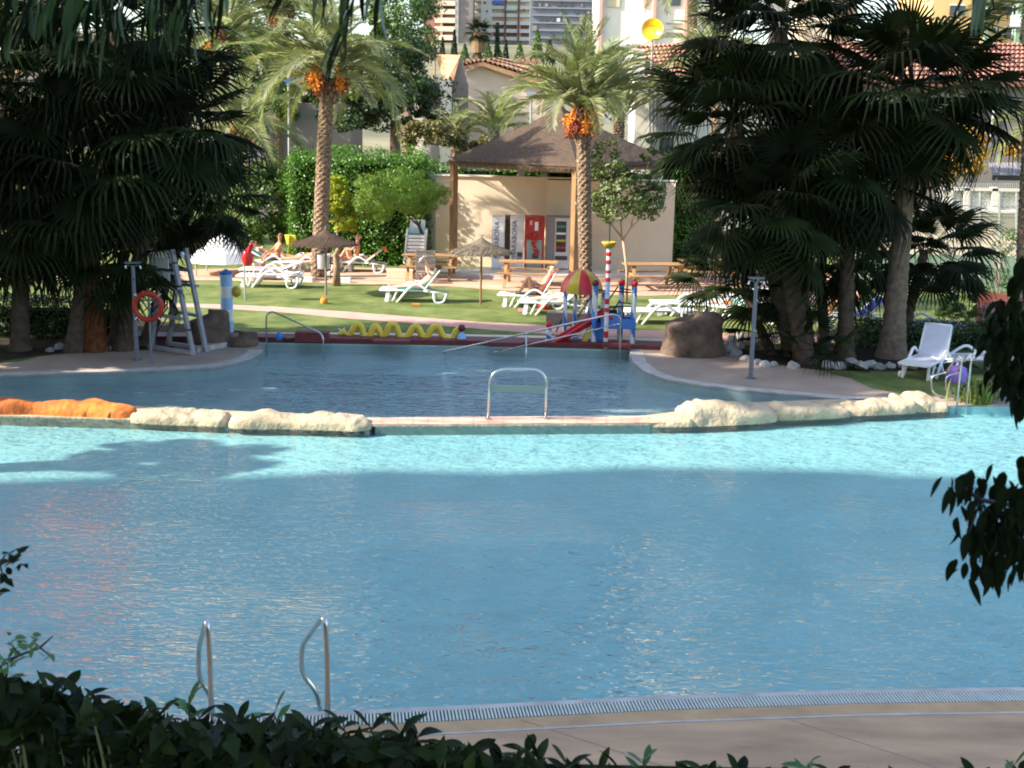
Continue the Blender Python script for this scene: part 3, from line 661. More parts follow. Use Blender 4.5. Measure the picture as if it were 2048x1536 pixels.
hedge('clipped_hedge', 'clipped hedge with a dark base right of the gazebo wall', Q(1345, 300, 44.5).x, Q(1440, 300, 44.5).x, 44.3, 45.8, 0, 3.7, 9000, G['hedge'], .10, bumpy=.2, seed=8)
hedge('low_hedge', 'low dark hedge between the left palms and the lawn', Q(-400, 600, 29).x, Q(262, 600, 29).x, 28.6, 29.5, 0, .9, 14000, G['leafd'], .07, bumpy=.08, seed=9)
hedge('low_hedge', 'low dark hedge behind the right palms', Q(1700, 600, 31).x, Q(1960, 600, 31).x, 29.6, 30.5, 0, .55, 5000, G['leafd'], .07, bumpy=.08, seed=10)
# feathery tree with the slanted trunk
b = P(868, 548); p1 = Q(838, 452, b.y - .4); s = 2500 / b.y
tree('feathery_tree', 'feathery bright green tree with a thin slanted trunk left of the gazebo', 'tree', tuple(b), [(at(800, 385, b.y), (1.5, 1.1, .75), 50, 13000), (at(750, 405, b.y), (1.0, .8, .8), 26, 5500), (at(850, 405, b.y), (.85, .7, .6), 24, 4500)],
     [([b, b.lerp(p1, .5) + Vector((.06, 0, 0)), p1, at(815, 410, b.y)], [.07, .06, .05, .03]), ([p1, at(850, 400, b.y)], [.035, .02]), ([p1, at(780, 400, b.y)], [.035, .02])], G['leaff'], mat('dark_bark', (.10, .06, .04), .9, var=.3), .075, .3)
x0 = Q(675, 500, 43).x
tree('shrub', 'yellow green climber at the foot of the tall date palm', 'shrub', (x0, 43, 0), [ell(668, 400, 42, 34, 44, 60, 2600), ell(690, 440, 42, 24, 30, 40, 1300)], [([(x0, 43, 0), (x0, 43, 2.2)], [.04, .03])], G['leafy'], G['bark'], .12, .6)
# young tree in front of the wall, bare forked trunk
b = P(1253, 603); Yb = b.y
f1 = Q(1246, 478, Yb)
def L_(*pts): return [at(x, y, Yb + d) for x, y, d in pts]
tree('young_tree', 'young open tree with a bare forked trunk before the right wall half', 'tree', tuple(b),
     [(at(1245, 400, Yb), (1.05, .8, .85), 44, 2600), (at(1215, 330, Yb), (.55, .5, .8), 20, 900), (at(1185, 420, Yb), (.55, .5, .5), 16, 700), (at(1305, 400, Yb), (.45, .45, .6), 14, 600), (at(1300, 300, Yb), (.25, .25, .45), 7, 160)],
     [([b, Q(1254, 540, Yb), f1], [.045, .04, .04]), (L_((1246, 478, 0), (1228, 455, .1), (1200, 425, .1), (1180, 400, 0)), [.03, .025, .018, .008]), (L_((1246, 478, 0), (1262, 455, -.1), (1295, 420, -.1), (1318, 380, 0)), [.03, .025, .018, .008]),
      (L_((1244, 480, 0), (1240, 420, .1), (1222, 350, .1), (1240, 290, 0)), [.03, .022, .016, .006]), (L_((1262, 455, 0), (1275, 380, .1), (1300, 320, .1), (1305, 270, 0)), [.02, .016, .012, .005])],
     mat('olive_leaf', (.12, .15, .05), .5, var=.4, vs=1.2, trans=.2, island=.4), mat('pale_bark', (.45, .30, .20), .9, var=.15), .125, .55)
# autumn shrubs, right
x0 = Q(1940, 400, 50).x
tree('shrub', 'yellow and orange autumn shrub in front of the grey house', 'shrub', (x0, 50, 0), [ell(1935, 310, 50, 40, 60, 60, 2600), ell(2020, 300, 50, 24, 26, 26, 800), ell(1880, 340, 50, 40, 50, 50, 2000)], [([(x0, 50, 0), (x0, 50, 3.5)], [.05, .04])], G['leafo'], G['bark'], .14, .6)
x0 = Q(2000, 560, 36).x
tree('shrub', 'thin dusty shrub in front of the sports court fence', 'shrub', (x0, 36, 0), [((Q(2010, 500, 36)), (.45, .4, .8), 22, 700), ((Q(1990, 560, 36)), (.5, .4, .5), 16, 500)], [([(x0, 36, 0), Q(2005, 470, 36)], [.03, .012]), ([(x0, 36, .6), Q(1985, 510, 36)], [.02, .01])], G['leafm'], G['bark'], .07, .5)
x0 = Q(1925, 650, 33).x
tree('shrub', 'grey green rounded bushes behind the white loungers', 'shrub', (x0, 33, 0), [ell(1920, 615, 33.5, 50, 32, 20, 5000), ell(1990, 660, 31, 60, 40, 26, 6000), ell(1960, 700, 30, 50, 25, 18, 3500)], [], G['leafm'], G['bark'], .06, .55)
# spiky plant
b = P(1955, 806); t = thing('spiky_plant', 'yellow green strap leaved plant beside the far pool ladder', 'plant', b)
mb = MB(); rg = random.Random(5)
for k in range(150):
    a = rg.uniform(0, 2 * PI); l = rg.uniform(.35, .68); tilt = rg.uniform(.1, 1.0); o_ = Vector((rg.gauss(0, .16), rg.gauss(0, .1), 0)); d = Vector((math.cos(a) * math.sin(tilt), math.sin(a) * math.sin(tilt), math.cos(tilt))); sd = d.cross(Vector((0, 0, 1))).normalized() * .016
    m1 = o_ + d * l * .55; e = o_ + d * l - Vector((0, 0, l * .3 * tilt)) + Vector((math.cos(a), math.sin(a), 0)) * l * .12
    mb.add([o_ - sd, o_ + sd, m1 + sd, m1 - sd, e], [(0, 1, 2, 3), (3, 2, 4)])
obj('foliage', mb, G['spiky'], t, kind='stuff')
# cypresses and far palms on the hillside
def cypress(px, py, Yd, h, w, lab, m='cyp'):
    c = Q(px, py, Yd); z = hz(c.x, Yd); hh = h * Yd / FPX; ww = w * Yd / FPX
    t = thing('cypress', lab, 'tree', (c.x, Yd, c.z - hh), group='cypresses and trees below the apartment towers')
    n = 900; q = nrg.uniform(0, 1, n); a = nrg.uniform(0, 2 * PI, n); r = ww / 2 * (1 - q) ** .8 * nrg.uniform(.7, 1.05, n)
    p = np.stack([r * np.cos(a), r * np.sin(a), q * hh], 1); nn = np.stack([np.cos(a), np.sin(a), np.full(n, .4)], 1)
    link('foliage', leafcloud(p, nn, hh * .10, G[m], .5), t)
    obj('trunk', MB().tube([(0, 0, -14), (0, 0, hh * .5)], [.3, .15], 6), G['bark'], t)
for i, (x, yt, h, w_, m) in enumerate([(885, 74, 32, 12, 'cyp'), (909, 60, 50, 13, 'cyp'), (995, 46, 75, 10, 'cyp'), (1012, 80, 40, 14, 'cyp'), (975, 80, 40, 26, 'leafm'), (930, 88, 40, 26, 'leafm'), (870, 92, 26, 22, 'leafd'), (1040, 85, 40, 26, 'leafm'), (1075, 60, 60, 30, 'leafm'), (955, 95, 30, 30, 'leafd'), (1000, 100, 30, 30, 'leafm'), (1100, 80, 60, 30, 'leafd')]):
    cypress(x, yt, 240 - 5 * (i % 4), h, w_, ['small dark cypress before the left tower', 'pointed cypress at the right edge of the balcony tower', 'slim tall cypress before the second tower', 'short cypress beside the slim tall one', 'light green tree below the second tower', 'light green tree at the foot of the grey tower side', 'dark bush at the left foot of the balcony tower', 'light green tree right of the slim cypress', 'green tree beside the date palm crown', 'dark low bush above the narrow tiled roof', 'low green tree above the cream house', 'dark tree partly behind the date palm crown'][i], m)
c = Q(957, 100, 230); t = thing('fan_palm', 'distant fan palm with a brown skirt before the second tower', 'palm tree', (c.x, 230, c.z - 2))
obj('trunk', MB().tube([(0, 0, -8), (0, 0, 5)], [.5, .45], 8), G['barkf'], t)
obj('leaf_skirt', MB().lathe([(1.1, 1.5), (1.3, 3), (.9, 5)], n=12), G['fand'], t)
place_fronds(t, (0, 0, 5.2), fans, 22, -1.0, 1.3, 1.4, seed=77)
# ================================================================ GAZEBO AND WALL
Np, Lp, Rp = P(1146, 573), P(906, 543), P(1326, 536)
Bp = Lp + Rp - Np
He = 3.78
t = thing('gazebo', 'thatched four post gazebo over the drinks machines', 'gazebo', (Np.x, Np.y, 0))
for p in (Np, Lp, Rp, Bp):
    mb = MB().box((p.x, p.y, He / 2), (.20, .20, He), rz=.7); objw('post', mb, G['wood'], t)
cen = (Lp + Rp) / 2
def ext(p, k): q = cen + (p - cen) * k; return Vector((q.x, q.y, 0))
cs = [ext(p, 1.0) for p in (Np, Rp, Bp, Lp)]
for i in range(4):
    a, b = cs[i], cs[(i+1) % 4]; objw('eave_beam', MB().beam((a.x, a.y, He - .12), (b.x, b.y, He - .12), .12, .2), G['wood'], t)
apex = Vector((Q(1122, 216, cen.y).x, cen.y, zat(Vector((Q(1122, 216, cen.y).x, cen.y, 0)), 216)))
mb = MB(); ee = [ext(p, 1.07) for p in (Np, Rp, Bp, Lp)]; NS = 26
for i in range(4):
    a, b = ee[i], ee[(i+1) % 4]; vs = []; fs = []
    for j in range(NS + 1):
        for k in range(NS + 1):
            u, v = k / NS, j / NS; q = a.lerp(b, u); x = q.lerp(Vector((apex.x, apex.y, 0)), v * .985)
            z = He + (apex.z - He) * (v ** .93) - .10 * math.sin(PI * v); 
            if j == 0: z -= .10 + .05 * noise.noise(Vector((u * 40, i, 0)))
            z += .03 * noise.noise(Vector((x.x * 4, x.y * 4, v * 6)))
            vs.append((x.x, x.y, z))
    for j in range(NS):
        for k in range(NS): o_ = j * (NS + 1) + k; fs.append((o_, o_ + 1, o_ + NS + 2, o_ + NS + 1))
    mb.add(vs, fs)
mb.lathe([(.16, -.05), (.10, .06), (.01, .10)], apex, 8)
rg = random.Random(3)
for i in range(4):      # ragged straw fringe at the eaves
    a, b = ee[i], ee[(i+1) % 4]
    for k in range(260):
        q = a.lerp(b, rg.random()); d = (b - a).normalized() * .03; l = rg.uniform(.08, .2); z = He - .06
        mb.add([(q.x, q.y, z), (q.x + d.x, q.y + d.y, z), (q.x + d.x * .5, q.y + d.y * .5 , z - l)], [(0, 1, 2)])
objw('thatched_roof', mb, G['thatch'], t)
ti = MB().poly([(p.x, p.y) for p in ee], He - .02); objw('roof_underside', ti, G['wood'], t)
# wall behind
Yw = 44.05
t = thing('garden_wall', 'long cream rendered wall behind the drinks machines', 'wall', (Q(1100, 545, Yw).x, Yw, 0)); gwall = t
xa, xb, xc = Q(868, 450, Yw).x, Q(1093, 450, Yw).x, Q(1345, 450, Yw).x; Hw = 3.16
objw('wall_panel', MB().box(((xa + xb) / 2, Yw + .1, Hw / 2), (xb - xa, .2, Hw)), G['wallc'], t)
objw('wall_panel', MB().box(((xb + xc) / 2, Yw - .02, Hw / 2 - .02), (xc - xb + .02, .2, Hw - .04)), G['wallc'], t)
objw('wall_return', MB().box((xa - .16, Yw + .27, Hw / 2 + .01), (.55, .2, Hw + .02), rz=math.radians(-38) + PI * 0), G['wallw'], t)
mb = MB().box(((xa + xc) / 2, Yw + .08, Hw + .025), (xc - xa + .1, .3, .05)); objw('wall_coping', mb, G['wallw'], t)
gwall.rotation_euler.z = math.radians(-7)
struct('gazebo_pad', MB().poly(PP([(855, 541), (1350, 541), (1352, 556), (1000, 556), (850, 553)]), -.002, .09), G['pad'])
# drinks machines
def machine(x0, x1, yb, m, label, Yd, ht=1.83):
    a, b = Q(x0, yb, Yd), Q(x1, yb, Yd); w_ = b.x - a.x; t = thing('drinks_machine', label, 'vending machine', ((a.x + b.x) / 2, Yd, .09), group='drinks machines under the gazebo')
    obj('cabinet', MB().box((0, .3, ht / 2), (w_, .6, ht)), m, t); return t, w_
t, w_ = machine(983, 1007, 543, G['machw'], 'white panelled machine with vertical lettering at the left end, half behind the straw parasol', 43.0)
obj('front_panel', MB().box((0, -.012, .92), (w_ * .94, .02, 1.74)), G['whitecl'], t); text_mesh('MARABONA', .23, G['navy'], t, (-.04, -.026, 1.0), (PI/2, -PI/2, 0))
t, w_ = machine(1008, 1019, 543, G['machd'], 'narrow black cabinet between the two lettered machines', 43.05)
obj('grille', MB().box((0, -.01, .9), (w_ * .8, .02, 1.6)), G['black'], t)
t, w_ = machine(1020, 1046, 543, G['machw'], 'white machine with vertical lettering and a dark delivery slot, left of the red one', 43.0)
obj('front_panel', MB().box((0, -.012, .92), (w_ * .95, .02, 1.74)), G['machw'], t); text_mesh('MARABONA', .23, G['navy'], t, (-.09, -.026, 1.05), (PI/2, -PI/2, 0))
obj('delivery_slot', MB().box((.1, -.03, .52), (.17, .03, .16)), G['machd'], t)
obj('print', MB().box((-.1, -.026, .33), (.14, .006, .09), ry=.5).box((.06, -.026, .38), (.2, .006, .04), ry=-.2), G['navy'], t)
t, w_ = machine(1048, 1087, 543, G['machr'], 'red drinks machine with a fruit picture and pale lower front', 43.0)
mb = MB(); mb.box((0, -.012, .55), (w_ * .78, .02, .95)); obj('lower_panel', mb, G['macht'], t)
mb = MB(); rg = random.Random(2)
for q in range(22): 
    f = q / 22; mb.ball((-.08 + .16 * f + rg.uniform(-.07, .07), -.02, 1.25 - .75 * f), rg.uniform(.04, .075), 8)
obj('fruit_picture', mb, G['machr'], t)
obj('notice', MB().box((.06, -.03, 1.5), (.12, .01, .30)), G['whitecl'], t); obj('button_panel', MB().box((-.13, -.03, 1.62), (.1, .01, .16)), G['pinkcl'], t)
obj('delivery_slot', MB().box((.04, -.035, .48), (.2, .03, .17)), G['machd'], t)
t, w_ = machine(1090, 1141, 543, G['grey'], 'grey snack machine with a glass window beside the middle post', 43.1)
obj('door_frame', MB().box((.12, -.012, .92), (.5, .02, 1.72)), G['machw'], t); obj('glass_window', MB().box((.08, -.03, 1.15), (.34, .02, 1.05)), G['glass'], t)
for k in range(4): obj('shelf', MB().box((.08, -.045, .78 + k * .24), (.32, .01, .07)), [G['machr'], G['mustard'], G['white'], G['green']][k], t)
obj('delivery_slot', MB().box((.1, -.03, .42), (.42, .02, .14)), G['machd'], t)
# flag on the wall, lamp posts
s_ = Q(1222, 443, 43.9); t = single('wall_sign', MB().box(s_, (.42, .03, .26), ry=.1), G['skyb'], 'small pale blue sign on the wall behind the young tree', 'sign')
for i, (px, yb_, yt_, Yd) in enumerate([(1062, 395, 188, 52), (577, 330, 160, 56)]):
    a, b = Q(px, yb_, Yd), Q(px, yt_, Yd); t = thing('lamp_post', ['thin pale lamp post behind the gazebo', 'lamp post with a blue lamp head behind the tall date palm'][i], 'lamp post', (a.x, a.y, 0))
    objw('pole', MB().tube([(a.x, a.y, 0), b], .05, 8), G['mesh'], t); objw('lamp_head', MB().box(b, (.35, .3, .2)), [G['mesh'], G['blue']][i], t)

# ================================================================ HOUSES
def facade(t, x0, y0, x1, y1, Yd, th, m, name='wall', **k):
    a, b = Q(x0, (y0+y1)/2, Yd), Q(x1, (y0+y1)/2, Yd); u, d = Q((x0+x1)/2, y0, Yd), Q((x0+x1)/2, y1, Yd)
    return objw(name, MB().box(((a.x+b.x)/2, Yd + th/2, (u.z+d.z)/2), (abs(b.x-a.x), th, abs(u.z-d.z))), m, t, **k)
def tile_roof(t, A, B, C, D, n, m, cols=0):
    """rows of half round tiles running from eave A-B up to ridge D-C"""
    A, B, C, D = map(Vector, (A, B, C, D)); s = MB().add([A, B, C, D], [(0, 1, 2, 3)]); 
    nrm = (B - A).cross(D - A).normalized(); 
    if nrm.z < 0: nrm = -nrm
    objw('roof', MB().add([A, B, C, D, A - nrm*.2, B - nrm*.2, C - nrm*.2, D - nrm*.2], [(0,1,2,3),(4,5,6,7),(0,1,5,4),(1,2,6,5),(2,3,7,6),(3,0,4,7)]), m, t)
    rows = cols or 5
    for k in range(n):
        mb = MB()
        for j in range(rows):
            u = (k + .5) / n; p = A.lerp(B, u).lerp(D.lerp(C, u), j / rows) + nrm * .03; q = A.lerp(B, u).lerp(D.lerp(C, u), (j + 1.05) / rows)
            mb.tube([p + nrm * .04, q], [(B-A).length / n * .40, (B-A).length / n * .30], 6, False)
        objw('tile_row', mb, m, t)
# narrow gabled house
Yd = 63
def g(px, py, Y_=None): return Q(px, py, Y_ or Yd)
t = thing('gabled_house', 'narrow house with a bright tan tiled roof and a gable coloured grey for shade', 'house', (g(905, 300).x, Yd, 0))
mb = MB()
v = [g(903, 165), g(938, 165), g(938, 300), g(903, 300)]; apx = g(921, 110)
z0 = 0.0; fl = g(903, 170); fr_ = g(937, 170); ap = g(921, 110); dep = Vector((-2.6, 7, 0))
def down(p): return Vector((p.x, p.y, 0))
mb.add([down(fl), down(fr_), fr_, ap, fl], [(0, 1, 2, 3, 4)]); mb.add([down(fl), fl, fl + dep, down(fl) + dep], [(0, 1, 2, 3)]); mb.add([down(fr_), fr_, fr_ + dep, down(fr_) + dep], [(0, 1, 2, 3)])
objw('wall', mb, G['wallg'], t)  # grey puts the shade of the gable into its colour
f0 = g(870, 150, Yd - .5); 
mbw = MB().box((g(893, 250).x, Yd - .6, g(893, 250).z), (.5, 1.2, 4.4)); objw('chimney_stack', mbw, G['wallw'], t)
facade(t, 855, 165, 900, 290, Yd + .6, .3, G['wallg'], 'side_wall')
tile_roof(t, g(893, 162, Yd - .2), g(906, 168, Yd - .2), g(921, 110), g(874, 109, Yd + 1), 9, G['tanroof'])
facade(t, 907, 197, 916, 222, Yd - .08, .05, G['glass'], 'window')
# wide cream house
Yd = 66
t = thing('cream_house', 'wide low gabled house with a sunlit cream wall and shallow roof', 'house', (g(1000, 300).x, Yd, 0))
a, b, c_, d_ = g(932, 290), g(932, 142), g(965, 132), g(1090, 175); e_ = g(1090, 290)
mb = MB().add([a, e_, d_, c_, b], [(0, 1, 2, 3, 4)]); mb.add([b, c_, c_ + Vector((0, 6, 0)), b + Vector((0, 6, 0))], [(0, 1, 2, 3)]); objw('wall', mb, G['wallc'], t)
objw('wall_base', MB().box(((a.x + e_.x)/2, Yd + .2, a.z/2), (e_.x - a.x, .3, a.z)), G['wallc'], t)
up_ = Vector((0, 0, .18)); tile_roof(t, b + up_ + Vector((-.3, -.4, 0)), c_ + up_ + Vector((0, -.4, 0)), g(1000, 118, Yd + 4), g(935, 125, Yd + 4), 6, G['tanroof'], 3)
tile_roof(t, c_ + up_ + Vector((0, -.4, 0)), d_ + up_ + Vector((.3, -.4, 0)), g(1100, 135, Yd + 4), g(1000, 118, Yd + 4), 14, G['tanroof'], 3)
mb = MB()
for k in range(14): p = Q(935 + k * 11, 121 - (k > 5) * 0, Yd + 4); mb.tube([p, p + Vector((0, .6, 0))], .12, 6)
objw('ridge_tiles', mb, G['redroof'], t, kind='stuff')
# pink roofed outbuildings behind the wall
Yd = 58; t = thing('outbuilding', 'low outbuilding with a pink tiled roof seen over the gazebo wall', 'building', (g(1150, 340).x, Yd, 0))
facade(t, 985, 346, 1345, 520, Yd, .3, G['wallw'])
tile_roof(t, g(985, 346, Yd - .4), g(1345, 352, Yd - .4), g(1345, 322, Yd + 4), g(985, 318, Yd + 4), 30, mat('pink_roof', (.50, .26, .22), .85, var=.15, vs=2), 3)
for x in (1042, 1088, 1308): single('roof_vent', MB().box(g(x, 352, 45.2), (.25, .25, .45)), G['white'], ['white vent block on the wall left of the back post', 'white vent block right of the back post', 'white vent block near the right post'][[1042, 1088, 1308].index(x)], 'vent')
# balcony house (right of the date palm)
Yd = 56; t = thing('balcony_house', 'white house with a red tiled roof and a slatted balcony', 'house', (g(1380, 300).x, Yd, 0))
facade(t, 1265, 152, 1302, 560, Yd, 3, G['wallw']); facade(t, 1302, 150, 1500, 560, Yd + .7, 3, G['wallw'])
facade(t, 1265, 98, 1290, 152, Yd, 2, G['wallw'], 'parapet')
tile_roof(t, g(1296, 158, Yd - .3), g(1500, 150, Yd - .3), g(1500, 78, Yd + 4), g(1270, 92, Yd + 4), 26, G['redroof'], 9)
bl = facade(t, 1298, 176, 1362, 268, Yd - .4, .06, G['white'], 'balcony_back')
for k in range(9):
    x = 1300 + k * 7; a, b = g(x, 178, Yd - .5), g(x, 267, Yd - .5); objw('baluster', MB().beam(a, b, .07, .05, (0, 1, 0)), G['grey'], t)
objw('balcony_rail', MB().beam(g(1296, 178, Yd - .52), g(1364, 182, Yd - .52), .08, .08), G['wgrey'], t)
objw('balcony_floor', MB().beam(g(1296, 268, Yd - .45), g(1364, 270, Yd - .45), .4, .14), G['wgrey'], t)
facade(t, 1318, 275, 1345, 330, Yd - .05, .06, G['glass'], 'window')
# yellow dish
dc = g(1306, 60, 54); t = thing('satellite_dish', 'round yellow satellite dish above the tiled roof', 'satellite dish', (dc.x, dc.y, dc.z - .6)); r_ = 21 * 54 / FPX
mb = MB(); prof = [(r_ * q / 8, .16 * (q / 8) ** 2) for q in range(9)]; mb.lathe(prof, n=28); obj('dish', mb, mat('dish_yellow', (.85, .55, .02), .25, var=.08, vs=2, spec=.6), t, (0, 0, .6), (PI/2 - .12, .0, -.28), smooth=True)
text_mesh('Televes', .2, G['red'], t, (.0, -.2, .76), (PI/2, 0, -.1)); obj('mast', MB().tube([(0, .1, -1.5), (0, .1, .5)], .04, 8), G['mesh'], t); obj('feed_arm', MB().tube([(0, .05, .1), (-.12, -.5, .35)], .015, 6), G['mesh'], t)
# long red-roofed house, right
Yd = 58; t = thing('long_house', 'long house with a red tiled roof and grey facade at right', 'house', (g(1880, 300).x, Yd, 0))
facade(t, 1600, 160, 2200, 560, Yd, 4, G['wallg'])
tile_roof(t, g(1590, 162, Yd - .5), g(2200, 166, Yd - .5), g(2200, 88, Yd + 5), g(1600, 84, Yd + 5), 64, G['redroof'], 9)
for k, (x0_, x1_, y0_, y1_) in enumerate([(1962, 1985, 215, 262), (1988, 2003, 220, 265), (1700, 1730, 210, 250), (1850, 1880, 205, 245)]): facade(t, x0_, y0_, x1_, y1_, Yd - .06, .05, G['glass'], 'window')
facade(t, 1984, 205, 1987, 280, Yd - .12, .06, G['white'], 'drainpipe')
# canopy with dark slats
Yd = 50; t = thing('car_canopy', 'grey slatted canopy roof beyond the ornate block wall', 'canopy', (g(2030, 350).x, Yd, 0))
for k in range(20): x = 1985 + k * 7; objw('slat', MB().beam(g(x - 6, 326, Yd + 2), g(x + 4, 352, Yd), .10, .04), G['grey'], t)
objw('canopy_beam', MB().beam(g(1985, 355, Yd), g(2140, 358, Yd), .1, .2), G['black'], t)
for x in (1992, 2100): a = g(x, 355, Yd); objw('post', MB().tube([(a.x, a.y, 0), a], .06, 6), G['grey'], t)
# ornate block wall + cream wall + court
Yd = 47; t = thing('block_wall', 'cream wall topped with white ornamental openwork blocks at right', 'wall', (g(1980, 500).x, Yd, 0))
facade(t, 1700, 422, 2200, 600, Yd, .25, G['wallc'])
objw('wall_coping', MB().beam(g(1700, 421, Yd), g(2200, 424, Yd), .4, .12), G['wallw'], t)
bw = (g(1903, 400).x - g(1892, 400).x)
mb = MB()
for q in (0, 1): mb.box((0, 0, (-.5 + q) * bw * .9), (bw * .96, .12, bw * .12)).box(((-.5 + q) * bw * .86, 0, 0), (bw * .12, .12, bw * .9))
mb.box((0, 0, 0), (bw * 1.1, .08, bw * .12), ry=PI/4).box((0, 0, 0), (bw * 1.1, .08, bw * .12), ry=-PI/4).box((0, 0, 0), (bw * .4, .1, bw * .4), ry=PI/4)
bme = mkmesh(mb, G['white'])
for r in range(4):
    for k in range(16):
        if k == 4: continue
        p = g(1882 + k * 11.2, 383 + r * 11.2 + k * .2); link('openwork_block', bme, t, (p.x - t.location.x, .1, p.z))
for x in (1898, 1931, 1987, 2045): objw('pier', MB().beam(g(x, 424), g(x + 1, 374), .22, .3, (0, 1, 0)), G['wallw'], t)
objw('top_course', MB().beam(g(1880, 377), g(2070, 381), .3, .1), G['wallw'], t)
mb = MB()
for k in range(46): a, b = g(1878 + k * 4.2, 378, Yd - .6), g(1878 + k * 4.2, 366, Yd - .6); mb.tube([a, b], .02, 4)
objw('spikes', mb, G['mesh'], t, kind='stuff')
Yd = 40; t = thing('court_fence', 'tall thin wire fence posts in front of the cream wall at right', 'fence', (g(1960, 580).x, Yd, 0))
for x in (1903, 1936, 1957, 1996, 2030): a, b = g(x, 610), g(x + 3, 385); objw('post', MB().tube([(a.x, Yd, 0), (b.x, Yd, b.z)], .035, 6), G['mesh'], t)
for y in (410, 430, 494): objw('rail', MB().tube([g(1880, y), g(2120, y + 5)], .018, 6), G['mesh'], t)
mb = MB()
for k in range(60): a, b = g(1880 + k * 4, 600), g(1880 + k * 4, 395); mb.tube([a, b], .004, 3, False)
for k in range(24): mb.tube([g(1880, 398 + k * 8.6), g(2120, 403 + k * 8.6)], .004, 3, False)
objw('wire_mesh', mb, G['mesh'], t, kind='stuff')
single('court_board', MB().box((Q(1980, 575, 41).x, 41, .55), (9, .08, 1.1)), G['court'], 'low pale green board wall of the sports court', 'wall')
pc = Q(1992, 585, 33); t = thing('play_house', 'small playhouse with an orange red roof behind the loungers', 'playhouse', (pc.x, 33, 0)); h = zat(Vector((pc.x, 33, 0)), 600)
obj('wall', MB().box((0, .2, h/2), (.6, .5, h)), G['pinkcl'], t); obj('roof', MB().add([(-.45, -.15, h - .05), (.4, -.15, h - .12), (.4, .25, h + .12), (-.45, .25, h + .2), (-.45, .6, h-.05), (.4, .6, h-.1)], [(0,1,2,3),(3,2,5,4)]), mat('roof_orange', (.70, .14, .04), .6, var=.1), t)

# ================================================================ APARTMENT TOWERS
Yd = 420; s = Yd / FPX
t = thing('apartment_tower', 'left apartment tower with stacked cream balconies and a side coloured grey for shade', 'building', (g(900, 100).x, Yd, 0))
zb = g(900, 110).z - 12; xl, xm, xr, x00 = g(869, 50).x, g(917, 50).x, g(946, 50).x, g(846, 50).x
objw('wall', MB().box(((xl + xm)/2, Yd + 9, zb + 45), (xm - xl, 14, 90)), G['dark'], t)
objw('side_wall', MB().box(((xm + xr)/2, Yd + 8.5, zb + 45), (xr - xm - .1, 17, 90)), G['wallg'], t)  # grey stands for the shade on this side of the tower
objw('side_wall', MB().box(((x00 + xl)/2, Yd + 9.5, zb + 45), (xl - x00 - .1, 14, 90)), mat('dull_red_shade', (.30, .14, .12), .85), t)  # left side coloured darker than the front, for its shade
objw('pillar', MB().box((g(883, 50).x, Yd + .9, zb + 45), (.75, 1.8, 90)), G['wallc'], t)
objw('pillar', MB().box((xm - .55, Yd + .8, zb + 45), (1.1, 2.0, 90)), G['wallw'], t)
for k in range(12):
    c = g(892, 6.5 + 17.2 * (5 - k)); objw('balcony', MB().box(((xl + xm)/2 - .5, Yd, c.z), (xm - xl - 1.2, 2.2, 1.55)), G['wallc'], t)
    for (wa, wb) in ((871, 880), (888, 911)): 
        a, b = g(wa, 50), g(wb, 50); objw('window', MB().box(((a.x+b.x)/2, Yd + 1.9, c.z + 1.4), (b.x - a.x, .1, 1.6)), G['walls'] if wa == 888 and k % 2 else G['dark'], t)
Yd = 440
t = thing('apartment_tower', 'second apartment tower with awnings, cream floor bands and brown ribs', 'building', (g(1000, 100).x, Yd, 0))
xl, xr = g(945, 50).x, g(1061, 50).x
objw('wall', MB().box(((xl + xr)/2, Yd + 8, zb + 45), (xr - xl, 14, 90)), G['wallc'], t)
zs = []
for k in range(11):
    y = 74 - 15.6 * k + 3; c = g(1000, y)
    objw('floor_band', MB().box(((xl + xr)/2, Yd + .3, c.z), (xr - xl, 1.6, 1.2)), G['wallw'], t)
    for (wa, wb) in ((947, 960), (986, 1008), (1013, 1034), (1042, 1058)):
        if k >= 2 and wa == 1042 and k % 2 == 0: continue
        a, b = g(wa, y - 8), g(wb, y - 8); objw('window', MB().box(((a.x+b.x)/2, Yd + .95, a.z), (b.x-a.x, .1, 1.4)), G['walls'] if k == 2 and wa == 986 else (G['dark'] if k < 2 else mat('cream_blind', (.62, .55, .36), .8)), t)
for x in (1010.5, 1037): a = g(x, 50); objw('rib', MB().box((a.x, Yd - .6, zb + 45), (.65, .6, 90)), mat('brown_rib', (.22, .10, .07), .8), t)
a, b = g(962, 20), g(984, 20); objw('stair_panel', MB().box(((a.x+b.x)/2, Yd - .5, g(970, 30).z + 24), (b.x-a.x, .8, 52)), G['wallw'], t)
for (x, y, m) in ((970, 6, 'dark'), (974, 23, 'grey'), (1048, 21, 'dark'), (1048, 7, 'grey')): a = g(x, y); objw('window', MB().box((a.x, Yd - 1.0, a.z), (.8, .1, .7)), G[m], t)
a = g(1022, 20); objw('awning', MB().box((a.x, Yd - .9, a.z), (3.8, 1.2, .1), rx=.5), G['awn'], t); a = g(997, 5); objw('awning', MB().box((a.x, Yd - .9, a.z), (3.6, 1.0, 1.2), rx=.2), G['awnb'], t)
Yd = 330
t = thing('office_block', 'hazy grey blue block behind the date palm crown', 'building', (g(1130, 100).x, Yd, 0))
facade(t, 1063, -300, 1215, 130, Yd, 10, mat('blue_grey_wall', (.13, .15, .18), .6, var=.2, vs=.3))
rq = random.Random(4)
